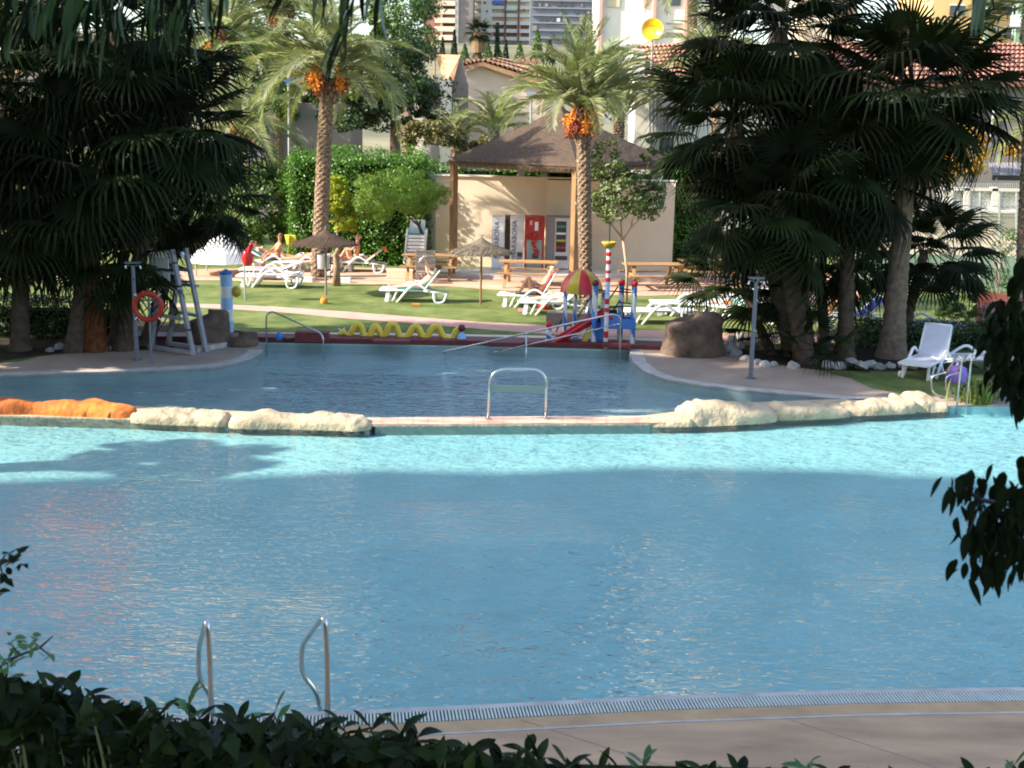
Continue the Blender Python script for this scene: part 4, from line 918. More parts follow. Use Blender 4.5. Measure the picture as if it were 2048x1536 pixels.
for k in range(12):
    facade(t, 1063, -60 + 15 * k, 1215, -57 + 15 * k, Yd - .4, .3, G['grey'], 'floor_band')
    for j in range(12):
        if rq.random() < .45: x = 1066 + j * 12; facade(t, x, -54 + 15 * k, x + rq.choice((4, 6, 8)), -47 + 15 * k, Yd - .2, .15, G[rq.choice(('glass', 'glass', 'glass', 'wgrey', 'white'))], 'window')
Yd = 95
t = thing('apartment_block', 'white apartment block with salmon pilasters behind the yellow dish', 'building', (g(1320, 100).x, Yd, 0))
facade(t, 1196, -150, 1460, 250, Yd, 8, G['wallw'])
for x in (1201, 1308, 1371, 1452): facade(t, x - 3, -150, x + 3, 250, Yd - .35, .3, G['walls'], 'pilaster')
for k in range(6):
    y = 46 - 95 * k; facade(t, 1332, y, 1366, y + 1.2, Yd - .12, .1, G['wgrey'], 'ledge'); facade(t, 1332, y + 19, 1366, y + 20.2, Yd - .12, .1, G['wgrey'], 'ledge')
    facade(t, 1214, y - 64, 1240, y - 32, Yd - .1, .08, mat('shutter_tan', (.62, .52, .36), .7, var=.1, vs=8), 'shutter'); facade(t, 1288, y - 66, 1294, y - 32, Yd - .1, .08, G['walls'], 'shutter'); facade(t, 1336, y - 75, 1362, y - 35, Yd - .1, .08, G['glass'], 'window')
t = thing('apartment_block', 'white apartment block seen between the tall right palms', 'building', (g(1650, 100).x, Yd, 0))
facade(t, 1580, -150, 1664, 250, Yd, 8, G['wallw']); facade(t, 1664, -150, 1712, 250, Yd + .5, 8, G['wallg']); facade(t, 1592, -150, 1612, 250, Yd - .3, .3, G['wallc'], 'pilaster')
for k in range(6):
    for x in (1622, 1645): facade(t, x, 20 - 80 * k, x + 16, 50 - 80 * k, Yd - .1, .08, G['white'], 'shutter')
Yd = 85
t = thing('apartment_block', 'orange yellow apartment block with grey downpipes at upper right', 'building', (g(2000, 100).x, Yd, 0))
facade(t, 1860, -150, 2260, 300, Yd, 8, G['wallo'])
for x in (1983, 2045, 2140): facade(t, x - 4, -150, x + 4, 96, Yd - .5, .4, G['court'], 'downpipe_casing')
for k in range(5):
    for x0_, x1_, y0_, y1_ in ((2010, 2042, 11, 30), (1962, 1980, 54, 64), (1988, 1998, 55, 66), (2010, 2040, 56, 76), (2070, 2100, 11, 30), (2070, 2100, 56, 76), (1900, 1930, 11, 30)):
        y0_ -= 96 * k; y1_ -= 96 * k; f = facade(t, x0_, y0_, x1_, y1_, Yd - .1, .08, G['glass'], 'window')
        facade(t, (x0_+x1_)/2 - .8, y0_, (x0_+x1_)/2 + .8, y1_, Yd - .16, .05, G['white'], 'window_bar'); facade(t, x0_, y0_ - 3, x1_, y0_, Yd - .14, .05, G['white'], 'window_head')
c = g(1969, 33, Yd - .6); single('air_conditioner', MB().box(c, (.55, .4, .4)), G['white'], 'white air conditioner on the orange apartment block', 'air conditioner')
c = g(2032, 42, Yd - .6); single('laundry', MB().box(c, (.7, .05, .8)).box(c + Vector((.5, 0, -.2)), (.25, .04, .5)), G['whitecl'], 'white washing hung below a window of the orange block', 'laundry')
t = thing('apartment_block', 'reddish apartment block glimpsed at the top left corner', 'building', (g(0, 100).x, Yd, 0))
facade(t, -200, -60, 60, 330, Yd, 8, G['walls'])
for k in range(7): facade(t, -200, 160 - 36 * k, 60, 170 - 36 * k, Yd - .3, .3, G['wallw'], 'floor_band')
# plain neighbours at left, behind the trees
Yd = 60; t = thing('grey_house', 'grey walled house half hidden behind the tall date palm', 'house', (g(600, 300).x, Yd, 0))
facade(t, 470, 205, 700, 520, Yd, 5, G['wallg']); 
t = thing('terracotta_house', 'house with a terracotta gable roof glimpsed at the left edge', 'house', (g(0, 200).x, Yd, 0))
facade(t, -250, 150, 60, 520, Yd - 2, 5, G['wallw']); tile_roof(t, g(-250, 152, Yd - 2.4), g(42, 152, Yd - 2.4), g(15, 108, Yd), g(-250, 104, Yd), 30, G['tanroof'], 4)
# ================================================================ ROCKS
def rock(name, label, pts, m, seed, group=None, sub=26, h0=-.05, amp=.075, cat='rock'):
    """long boulder lofted along pts = [(px, py, half width, height)] with noise; one mesh"""
    c = [P(x, y) for x, y, w_, h_ in pts]; W_ = [q[2] for q in pts]; H_ = [q[3] * .85 for q in pts]; n = 14; vs = []; fs = []; N = sub
    for i in range(N + 1):
        f = i / N * (len(c) - 1); k = min(int(f), len(c) - 2); u = f - k; u2 = u * u * (3 - 2 * u)
        p = c[k].lerp(c[k+1], u); ww = W_[k] + (W_[k+1] - W_[k]) * u2; hh = H_[k] + (H_[k+1] - H_[k]) * u2; d = (c[k+1] - c[k]).normalized(); nn = Vector((-d.y, d.x, 0))
        e = min(1, math.sqrt(max(0, 1 - (2 * i / N - 1) ** 10)) + .12)
        for j in range(n + 1):
            a = PI * j / n; r1 = abs(math.cos(a)) ** .7 * (1 if math.cos(a) > 0 else -1); z = math.sin(a) ** .6
            q = p + nn * (-r1 * ww * e) + Vector((0, 0, h0 + (hh - h0) * z * e)); nz_ = noise.noise(q * 1.6 + Vector((seed, 0, 0))) + .5 * noise.noise(q * 4.1 + Vector((0, seed, 0))) + .25 * noise.noise(q * 9 + Vector((0, 0, seed)))
            crack = -.05 * max(0, 1 - abs(noise.noise(Vector((q.x * 1.1 + q.z * 2.2, q.y * .6, seed)))) * 12) * (q.z > .03)
            q += Vector((0, -math.cos(a) * .5, math.sin(a))).normalized() * (amp * nz_ + crack) * max(0, min(1, (q.z - h0) / .12)); q.z = max(q.z, h0); vs.append(q)
    for i in range(N):
        for j in range(n): a = i * (n + 1) + j; fs.append((a, a + 1, a + n + 2, a + n + 1))
    fs.append(tuple(range(n + 1))); fs.append(tuple(range(N * (n + 1), (N + 1) * (n + 1)))[::-1])
    return single(name, MB().add(vs, fs), m, label, cat, group=group, smooth=True)
gw = 'artificial rocks on the weir between the pools'
rock('weir_rock', 'orange weir rock, dark grooved left end, at the left edge', [(-60, 825, .22, 0.17), (20, 823, .28, 0.27), (100, 825, .26, 0.23), (190, 827, .34, 0.31), (240, 831, .28, 0.19), (266, 835, .2, 0.12)], G['rocko'], 1, gw, 46)
rock('weir_rock', 'pale weir rock just right of the orange one', [(262, 835, .22, 0.14), (330, 837, .28, 0.19), (400, 839, .28, 0.20), (462, 843, .24, 0.16)], G['rock'], 2, gw, 36)
rock('weir_rock', 'pale two humped weir rock at the left end of the tiled walkway', [(455, 845, .24, 0.12), (510, 845, .3, 0.23), (575, 846, .26, 0.14), (650, 847, .3, 0.19), (715, 850, .28, 0.19), (744, 852, .15, 0.08)], G['rock'], 3, gw, 44)
rock('weir_rock', 'low flat pale weir rock at the right end of the tiled walkway', [(1278, 845, .12, 0.05), (1320, 843, .24, 0.11), (1380, 841, .3, 0.14)], G['rock'], 4, gw, 24)
rock('weir_rock', 'biggest pale weir rock with a rounded top left of the right chain', [(1350, 837, .28, 0.23), (1385, 837, .42, 0.41), (1440, 835, .42, 0.37), (1500, 833, .38, 0.27), (1550, 831, .28, 0.20)], G['rock'], 5, gw, 40)
rock('weir_rock', 'long low pale weir rock in the middle of the right chain', [(1535, 829, .3, 0.23), (1600, 827, .32, 0.23), (1660, 825, .28, 0.16), (1690, 823, .24, 0.14)], G['rock'], 6, gw, 34)
rock('weir_rock', 'pale weir rock with a grooved face, second from the right end', [(1680, 821, .26, 0.16), (1740, 819, .3, 0.20), (1780, 817, .3, 0.22), (1825, 815, .26, 0.23)], G['rock'], 7, gw, 34)
rock('weir_rock', 'rounded pale weir rock at the far right end by the ladder', [(1812, 813, .26, 0.19), (1850, 813, .3, 0.25), (1893, 814, .22, 0.12)], G['rock'], 8, gw, 26)
rock('weir_rock', 'pale rock behind the second rock from the right end', [(1780, 806, .2, 0.20), (1830, 805, .22, 0.25), (1870, 807, .18, 0.16)], G['rock'], 18, gw, 20)
def drum(px, py, r, h, m, label, seed):
    c = P(px, py); mb = MB(); prof = [(r * 1.04, -.05), (r * 1.06, h * .3), (r * .96, h * .6), (r * 1.0, h * .88), (r * .8, h), (r * .02, h * 1.02)]
    vs = []; fs = []; n = 26; N = 16
    for i in range(N + 1):
        f = i / N * (len(prof) - 1); k = min(int(f), len(prof) - 2); u = f - k; rr = prof[k][0] * (1-u) + prof[k+1][0] * u; z = prof[k][1] * (1-u) + prof[k+1][1] * u
        for j in range(n):
            a = 2 * PI * j / n; q = Vector((rr * math.cos(a), rr * .8 * math.sin(a), z + .12 * math.cos(a) * (z / h)))
            w_ = 1 + .07 * noise.noise(Vector((q.x * 5, q.y * 5, q.z))) + .10 * noise.noise(q * 2.2 + Vector((seed, 0, 0))) + .08 * noise.noise(q * 6 + Vector((seed, 0, 0))); vs.append((q.x * w_, q.y * w_, q.z))
    for i in range(N):
        for j in range(n): a = i * n + j; b = i * n + (j + 1) % n; fs.append((a, b, b + n, a + n))
    o = obj('drum_rock', MB().add(vs, fs), m, None, c, smooth=True); return tag(o, label, 'rock')
drum(1385, 708, .66, .86, G['rockd'], 'brown drum shaped artificial rock at the right side of the upper pool', 2)
drum(418, 690, .48, .70, G['rockd'], 'brown artificial rock behind the lifeguard chair', 5)
drum(478, 690, .42, .20, G['rockd'], 'low brown rock at the tip of the left deck', 8)
rg = random.Random(12)
def stone(px, py, s, label, m='rockg'):
    c = P(px, py); mb = MB(); mb.ball((0, 0, s * .25), s, 9, .7); mb.v = [tuple(Vector(v) * (1 + .35 * noise.noise(Vector(v) / s * 1.2 + Vector((px, 0, 0))))) for v in mb.v]
    o = obj('stone', mb, G[m], None, c, (0, 0, rg.uniform(0, 3)), smooth=False); return tag(o, label, 'stone', 'pale stones edging the palm beds')
LS = ['leftmost small grey stone under the left palms', 'grey stone second from the left under the left palms', 'biggest grey stone under the left palms', 'small grey stone between the biggest one and the red fibrous trunk', 'grey stone just right of the red fibrous trunk', 'small grey stone behind the left shower foot']
MS = ['pale stone at the left end of the right bed, beside the drum rock', 'pale stone second from the drum rock', 'pale stone left of the right shower column', 'pale stone behind the right shower column', 'small pale stone just right of the right shower', 'pale stone at the left foot of the leaning palm', 'pale stone at the right foot of the leaning palm', 'pale stone left of the slim black trunk', 'pale stone in front of the slim black trunk', 'pale stone right of the slim black trunk', 'pale stone midway between the black and the ringed trunk', 'small pale stone left of the ringed trunk', 'pale stone at the front foot of the ringed trunk', 'pale stone right of the ringed trunk', 'small rightmost pale stone of the right bed']
RS = ['pinkish stone left at the foot of the tan trunk', 'biggest pinkish stone at the foot of the tan trunk', 'pinkish stone at the right picture edge', 'small upper pinkish stone beside the spiky plant']
for i, (x, y, s) in enumerate([(100, 703, .1), (120, 697, .14), (145, 701, .16), (172, 703, .1), (215, 700, .12), (270, 697, .08)]): stone(x, y, s, LS[i])
for i, (x, y, s) in enumerate([(1470, 712, .16), (1490, 722, .14), (1515, 728, .12), (1530, 733, .14), (1548, 731, .1), (1585, 736, .16), (1655, 735, .16), (1680, 737, .15), (1700, 729, .17), (1722, 736, .16), (1740, 733, .15), (1758, 738, .13), (1780, 735, .12), (1808, 735, .14), (1825, 737, .1)]): stone(x, y, s, MS[i])
for i, (x, y, s) in enumerate([(2005, 800, .16), (2022, 796, .2), (2038, 802, .16), (2015, 785, .14)]): stone(x, y, s, RS[i])
for i, (x, y) in enumerate([(1455, 702), (1470, 695)]): drum(x, y, .2, .25, G['rockg'], ['small grey block right of the drum rock', 'small dark block behind the drum rock'][i], 20 + i)

# ================================================================ STEEL RAILS AND LADDERS
def pth(l, Yd): return [Q(x, y, Yd) for x, y in l]
# gate frame on the weir, with its notice board
a, b = P(976, 842), P(1091, 841); t = thing('barrier_frame', 'steel hoop with a grey green notice board standing on the weir', 'barrier', (a + b) / 2)
hh = zat(a, 738) ; mb = MB().pipe([a, Vector((a.x + .02, a.y, hh)), Vector((b.x - .0, b.y, hh)), b], .022, 10, 8, .30); objw('hoop', mb, G['steel'], t, smooth=True)
z1, z0 = zat(a, 770), zat(a, 783); objw('notice_board', MB().box(((a.x + b.x) / 2, a.y - .005, (z0 + z1) / 2), (b.x - a.x - .05, .02, z1 - z0)), G['signg'], t)
zc = (z0 + z1) / 2; c = Q(1002, 777, a.y); mb = MB().lathe([(.0001, 0), (.058, 0), (.058, .006)], n=20); o = obj('round_symbol', mb, G['whitecl'], t, (c.x - t.location.x, -.022, zc - t.location.z), (PI/2, 0, 0))
mb = MB().lathe([(.055, .0), (.066, .0), (.066, .008), (.055, .008)], n=24).box((0, 0, .008), (.03, .02, .004)); obj('round_symbol_ring', mb, G['redcl'], t, (c.x - t.location.x, -.024, zc - t.location.z), (PI/2, 0, 0))
for s_, x, zz in (('NO', 1031, .028), ('PASAR', 1031, -.03), ('/', 1050, 0), ('DO NOT', 1066, .028), ('ENTER', 1066, -.03)):
    c = Q(x, 777, a.y); text_mesh(s_, .052 if s_ != '/' else .12, G['navy'], t, (c.x - t.location.x, -.02, zc - t.location.z + zz), (PI/2, 0, 0))
for q in (a, b): objw('foot_flange', MB().lathe([(.06, 0), (.06, .02), (.02, .03)], (q.x, q.y, .03), 12), G['steel'], t)
# far right ladder
def ladder(name, label, posts, top, loopx, loopz, Yw_, r=.021):
    pass
t = thing('pool_ladder', 'steel pool ladder with looping handrails at the right end of the rocks', 'pool ladder', P(1920, 812))
for (x0_, xt, xl_) in ((1913, 1918, 1866), (1932, 1936, 1895)):
    A = P(x0_, 815, -.03); Yd = A.y; top = zat(A, 714)
    pts = [Vector((A.x, A.y, -.9)), Vector((A.x + .02, A.y, top)), Vector((A.x + .10, A.y + .1, top + .0)), Vector((A.x + .12, A.y + .25, top - .4)), Q(xl_ + 26, 742, A.y + .45), Q(xl_, 756, A.y + .5), Q(xl_ - 2, 772, A.y + .5), Q(xl_ + 18, 796, A.y + .45), P(xl_ + 35, 799)]
    pts = [Vector((A.x, A.y, -.9)), Vector((A.x + .01, A.y, top)), Vector((A.x + .26, A.y + .15, top)), Vector((A.x + .05, A.y + .45, top - .62))] + [Q(xl_ + 30, 744, A.y + .6), Q(xl_ - 4, 752, A.y + .6), Q(xl_ - 2, 785, A.y + .6), P(xl_ + 22, 797)]
    objw('handrail', MB().pipe(pts[:1] + [Vector((A.x + .01, A.y, top - .02)), Vector((A.x - .03, A.y + .12, top + .02)), Vector((A.x - .10, A.y + .40, top - .35))] + pts[4:], .021, 8, 6, .12), G['steel'], t, smooth=True)
for k in range(3): a_, b_ = P(1913, 815), P(1932, 815); objw('rung', MB().beam((a_.x, a_.y, -.3 - .25 * k), (b_.x, b_.y, -.3 - .25 * k), .08, .03), G['steel'], t)
# near ladder: two separate bent rails (deck post on the right, water side curve on the left)
t = thing('pool_ladder', 'near steel pool ladder with two tall bent handrails behind the foreground leaves', 'pool ladder', P(560, 1440))
for (xp, xt, yt, xw, dx) in ((424, 419, 1238, 394, 0), (656, 648, 1231, 600, 8)):
    A = P(xp, 1452); top = zat(A, yt); Wt = P(xw + 34 + dx, 1418, -.03)
    f_ = Q(xw + 3, yt + 60, A.y + .42); g2 = Q(xw + 3, yt + 118, A.y + .46); g3 = Q(xw + 26 + dx, yt + 152, A.y + .5); g4 = Q(xw + 36 + dx, yt + 215, A.y + .52)
    objw('handrail', MB().pipe([A, Vector((A.x, A.y, top - .35)), Vector((A.x - .02, A.y + .03, top)), f_, g2, g3, g4, Vector((g4.x, g4.y, -.9))], .0235, 12, 8, .13), G['steel'], t, smooth=True)
    objw('foot_flange', MB().lathe([(.06, 0), (.06, .02), (.03, .03)], A, 14), G['steel'], t)
# rail left in the upper pool
Yr = P(648, 703).y; a = P(533, 695, -.05); b = P(648, 706, -.05)
t = thing('handrail', 'steel stair handrail at the left of the upper pool', 'handrail', a)
objw('rail', MB().pipe([Vector((a.x, a.y, -.5)), Vector((a.x + .01, a.y, zat(a, 630))), Vector((a.x + .14, a.y, zat(a, 622))), Vector((b.x - .02, b.y, zat(b, 668))), Vector((b.x, b.y, -.5))], .02, 8, 6, .14), G['steel'], t, smooth=True)
# ramp rails right
t = thing('ramp_railing', 'long sloping double steel railing rising towards the toy tower', 'railing', P(1240, 708, -.05))
post = P(1240, 712, -.05); zt = zat(post, 626); e1 = Vector(P(886, 705, -.04)); e2 = Vector(P(985, 706, -.04)); e1.y = e2.y = post.y
e1 = Q(886, 704, post.y); e2 = Q(988, 705, post.y)
objw('rail', MB().pipe([e1, Q(1225, 628, post.y), Q(1241, 632, post.y), Vector((post.x, post.y, -.6))], .022, 8, 6, .1), G['steel'], t, smooth=True)
objw('rail', MB().tube([e2, Q(1238, 648, post.y)], .016, 8), G['steel'], t, smooth=True)
q = Q(1053, 668, post.y); objw('post', MB().tube([Vector((q.x, q.y, -.6)), q], .02, 8), G['steel'], t, smooth=True)

# ================================================================ SHOWERS
def shower(label, px, py, pt, rz):
    a = P(px, py); h = zat(a, pt); t = thing('pool_shower', label, 'shower', a, rz, group='pool showers')
    obj('column', MB().lathe([(.05, 0), (.047, h * .3), (.04, h - .1)], n=14), G['showerm'], t, smooth=True)
    obj('head_plate', MB().box((0, 0, h - .03), (.32, .18, .03)), G['showerm'], t)
    for s_ in (-1, 1): obj('spray_head', MB().lathe([(.015, .06), (.02, .03), (.035, 0), (.001, -.005)], (s_ * .15, 0, h - .16), 10).tube([(s_ * .05, 0, h - .1), (s_ * .15, 0, h - .08)], .012, 6), G['steel'], t)
    obj('push_button', MB().tube([(0, -.05, 1.05), (0, -.085, 1.05)], .02, 10), G['steel'], t); obj('base_plate', MB().lathe([(.11, 0), (.11, .015), (.06, .02)], n=14), G['showerm'], t)
shower('grey shower column on the left deck in front of the lifebuoy', 274, 720, 522, .1)
shower('grey shower column on the right deck by the leaning palm', 1501, 757, 553, -.1)

# ================================================================ LIFEGUARD CHAIR, LIFEBUOY
c0 = P(352, 700); t = thing('lifeguard_chair', 'tall grey timber lifeguard chair with a ladder on its right side', 'lifeguard chair', c0, math.radians(-30))
W = .27
def fl_(name, a, b, wd=.07, ht=.10, m='guard'): obj(name, MB().beam(a, b, wd, ht, (0, 1, 0)), G[m], t)
for s_ in (-1, 1):
    fl_('ladder_rail', (.72, s_ * W * .75, 0), (.20, s_ * W * .75, 2.28)); fl_('rear_leg', (-.50, s_ * W, 0), (-.16, s_ * W, 1.55)); fl_('side_brace', (-.36, s_ * W, .82), (.52, s_ * W, .78), .05, .12); fl_('seat_bearer', (-.26, s_ * W, 1.45), (.45, s_ * W, 1.45), .05, .12)
    fl_('arm_rest', (-.30, s_ * W, 1.78), (.30, s_ * W, 1.78), .06, .04); fl_('base_beam', (-.55, s_ * W, .06), (.75, s_ * W, .06), .08, .10)
for k in range(7): x = .72 - .52 * (.22 + .30 * k) / 2.28; fl_('rung', (x, -W * .75, .22 + .30 * k), (x, W * .75, .22 + .30 * k), .03, .07)
for k in range(4): obj('seat_slat', MB().box((-.2 + k * .14, 0, 1.53), (.12, .56, .03)), G['guard'], t)
for s_ in (-1, 1): fl_('back_post', (-.26, s_ * W, 1.4), (-.40, s_ * W, 2.25))
for zz in (1.72, 2.08): obj('back_board', MB().box((-.32 - (zz - 1.7) * .15, 0, zz), (.03, .56, .25), ry=.12), mat('cream_board', (.60, .58, .52), .6, var=.05), t)
obj('side_board', MB().box((-.02, -W - .04, 1.66), (.46, .02, .26)).box((-.04, -W - .04, 1.98), (.46, .02, .22)), mat('cream_board', (.6,.58,.52)), t)
for k in (.55, 1.5, 2.0): obj('strap', MB().box((.72 - .52 * k / 2.28, -W * .75, k), (.10, .10, .035)), G['black'], t)
obj('megaphone', MB().lathe([(.02, 0), (.05, .06), (.04, .12)], (.30, .0, 2.1), 10), G['whitecl'], t)
mb = MB().beam(P(388, 700, .05), P(450, 688, .05), .22, .12); single('concrete_beam', mb, G['curbw'], 'short pale concrete beam at the foot of the lifeguard chair ladder', 'kerb')
lp = Q(296, 613, 25.8); mb = MB(); vs = []; fs = []; n1, n2 = 36, 10
for i in range(n1):
    for j in range(n2):
        a, b = 2 * PI * i / n1, 2 * PI * j / n2; r = .28 + .058 * math.cos(b); vs.append((r * math.cos(a), .058 * math.sin(b), r * math.sin(a)))
for i in range(n1):
    for j in range(n2): a = i * n2 + j; b = i * n2 + (j + 1) % n2; c = ((i + 1) % n1) * n2; fs.append((a, b, c + (j + 1) % n2, c + j))
t = thing('lifebuoy', 'red ring lifebuoy hanging on a thin stand behind the left shower', 'lifebuoy', (lp.x, lp.y, 0)); obj('ring', MB().add(vs, fs), G['lifer'], t, (0, 0, lp.z), smooth=True)
mb = MB()
for k in range(4): a = PI/4 + k * PI/2; mb.tube([(.24 * math.cos(a), 0, .24 * math.sin(a)), (.37 * math.cos(a), -.07, .37 * math.sin(a)), (.36 * math.cos(a), .07, .36 * math.sin(a))], .012, 5)
obj('grab_rope', mb, G['white'], t, (0, 0, lp.z))
obj('stand', MB().tube([(0, .08, 0), (0, .08, lp.z + .35)], .025, 8).tube([(-.3, .08, lp.z + .12), (.3, .08, lp.z + .12)], .02, 6), G['showerm'], t)

# ================================================================ PARASOLS, BIN, POST
def parasol(label, px, py, pt, seed, R_=.98):
    a = P(px, py); h = zat(a, pt); t = thing('straw_parasol', label, 'parasol', a, group='straw parasols on the lawn'); rg = random.Random(seed)
    obj('pole', MB().tube([(0, 0, 0), (.01, 0, h - .1)], .032, 10), G['wood'] if seed == 2 else G['wgrey'], t)
    mb = MB(); prof = [(.03, h), (.07, h - .03), (.2, h - .12), (.5, h - .26), (R_ * .85, h - .36), (R_, h - .44)]; mb.lathe(prof, n=32, wob=.03, seed=seed)
    for k in range(900):
        f = rg.random() ** .6; a_ = rg.uniform(0, 2 * PI); r = R_ * f; zz = h - .04 - .36 * f ** .8; l = rg.uniform(.12, .26); w_ = .016
        p = Vector((r * math.cos(a_), r * math.sin(a_), zz + .02)); d = Vector((math.cos(a_), math.sin(a_), -.45 - .9 * (f > .9) * rg.random())).normalized() * l; sd = Vector((-math.sin(a_), math.cos(a_), 0)) * w_
        mb.add([p - sd, p + sd, p + d], [(0, 1, 2)])
    obj('straw_canopy', mb, G['thatch2'] if seed == 2 else G['thatch'], t)
    for k in range(6): a_ = k * PI / 3; obj('rib', MB().tube([(0, 0, h - .2), (R_ * .8 * math.cos(a_), R_ * .8 * math.sin(a_), h - .42)], .012, 5), G['wgrey'], t)
    obj('finial', MB().tube([(0, 0, h), (.02, 0, h + .1)], [.03, .012], 6).tube([(-.06, 0, h + .06), (.06, 0, h + .04)], .01, 4), G['wgrey'], t)
parasol('dark straw parasol in front of the tall date palm trunk', 652, 589, 459, 1, .98)
parasol('sunlit straw parasol in front of the gazebo', 961, 608, 475, 2, .93)
a = P(673, 571); t = thing('carved_post', 'bent bare tree trunk stump standing beside the left straw parasol', 'post', a)
objw('trunk', MB().tube([a, a + Vector((.02, 0, .6)), a + Vector((-.02, 0, .95)), Q(683, 486, a.y)], [.13, .10, .09, .04], 12), G['bark'], t, smooth=True)
a = P(674, 561); t = thing('litter_bin', 'grey round litter bin on a frame left of the date palm trunk', 'litter bin', (Q(667, 559, a.y).x - .35, a.y + .2, 0)); 
obj('drum', MB().lathe([(.19, .35), (.20, .8), (.18, .8), (.17, .36), (.01, .35)], n=20), G['mesh'], t); 
for s_ in (-1, 1): obj('frame_leg', MB().tube([(s_ * .23, 0, 0), (s_ * .23, 0, .85)], .015, 6), G['black'], t)
for i, (x, y) in enumerate([(612, 559), (688, 560)]): single('ground_block', MB().box(P(x, y, .08), (.42, .2, .16)), G['white'], ['white kerb block left of the tall date palm', 'white kerb block right of the tall date palm'][i], 'kerb', group=None)

# ================================================================ PICNIC TABLES
def picnic(first, loc, rz, label):
    if first: return copy_tree(first, loc, rz, label)
    t = thing('picnic_table', label, 'picnic table', loc, rz, group='wooden picnic tables on the terracotta paving')
    pl = mkmesh(MB().box((0, 0, 0), (1.85, .135, .04)), G['table'])
    for k in range(5): link('top_plank', pl, t, (0, -.29 + k * .145, .76), rot=(0, 0, rnd.uniform(-.004, .004)))
    for s_ in (-1, 1):
        for k in range(2): link('bench_plank', pl, t, (0, s_ * (.62 + .145 * k), .45))
        for e in (-.68, .68):
            obj('leg', MB().beam((e, s_ * .78, 0), (e, s_ * .26, .74), .045, .09, (1, 0, 0)), G['table'], t)
    for e in (-.68, .68): obj('cross_bearer', MB().beam((e + .05, -.80, .41), (e + .05, .80, .41), .045, .08), G['table'], t); obj('top_bearer', MB().beam((e + .05, -.34, .70), (e + .05, .34, .70), .045, .07), G['table'], t)
    return t
pt1 = picnic(None, P(1056, 571, .01), -.10, 'picnic table straight in front of the drinks machines')
picnic(pt1, P(862, 556, .01), -.06, 'picnic table left, with a slatted chair pushed against it')
picnic(pt1, P(1303, 576, .01), .14, 'picnic table right, behind the young forked tree')
picnic(pt1, P(1412, 566, .01), .35, 'rightmost picnic table, partly hidden by the dark palms')
# slatted dark chair + stack of white chairs
a = P(852, 566, .01); t = thing('slatted_chair', 'weathered slatted wooden chair between the picnic table and the lawn', 'chair', a, .1)
for k in range(7): obj('back_slat', MB().box((0, .25 + .03 * k, .45 + k * .085), (.62, .02, .07)), G['wgrey'], t)
for k in range(4): obj('seat_slat', MB().box((0, -.15 + .1 * k, .36), (.62, .08, .025)), G['wgrey'], t)
for s_ in (-1, 1): obj('leg', MB().beam((s_ * .28, -.2, 0), (s_ * .28, -.2, .36), .05, .05), G['wgrey'], t); obj('leg', MB().beam((s_ * .28, .22, 0), (s_ * .28, .45, 1.0), .05, .05), G['wgrey'], t)
a = P(829, 551, .01)
for k in range(9):
    t = thing('stacking_lounger' if 0 else 'white_chair', 'white chair of the tall stack beside the wall, ' + ['lowest', 'second', 'third', 'fourth', 'fifth', 'sixth', 'seventh', 'eighth', 'topmost'][k] + (' from the ground' if k < 8 else ', green seat'), 'chair', (a.x + .01 * k, a.y, .01 + k * .115), 0, group='stack of white plastic chairs')
    if k == 0:
        lg = mkmesh(MB().tube([(0, 0, 0), (0, 0, .42)], .03, 6), G['plast']); bk = mkmesh(MB().box((0, .26, .68), (.50, .03, .45)), G['plast']); st = mkmesh(MB().box((0, 0, .42), (.52, .5, .04)), G['plast']); sg_ = mkmesh(MB().box((0, 0, .42), (.50, .5, .07)), G['green'])
        for x in (-.26, .26):
            for y in (-.22, .22): link('leg', lg, t, (x, y, 0))
    link('seat', sg_ if k == 8 else st, t); link('backrest', bk, t); obj('arm_rest', MB().box((-.31, 0, .58), (.06, .46, .105)).box((.31, 0, .58), (.06, .46, .105)), G['plast'], t); obj('front_apron', MB().box((0, -.25, .40), (.54, .03, .085)), G['plast'], t)
    if k % 2 == 0: obj('shadow_gap', MB().box((0, -.255, .46), (.34, .01, .02)), G['mesh'], t).name = 'shadow_gap_strip'  # grey strip standing in for the shadow between stacked seats
single('planter_box', MB().box(P(800, 548, .14), (.85, .4, .28)), G['wallc'], 'low tan block at the foot of the hedge left of the chair stack', 'planter')

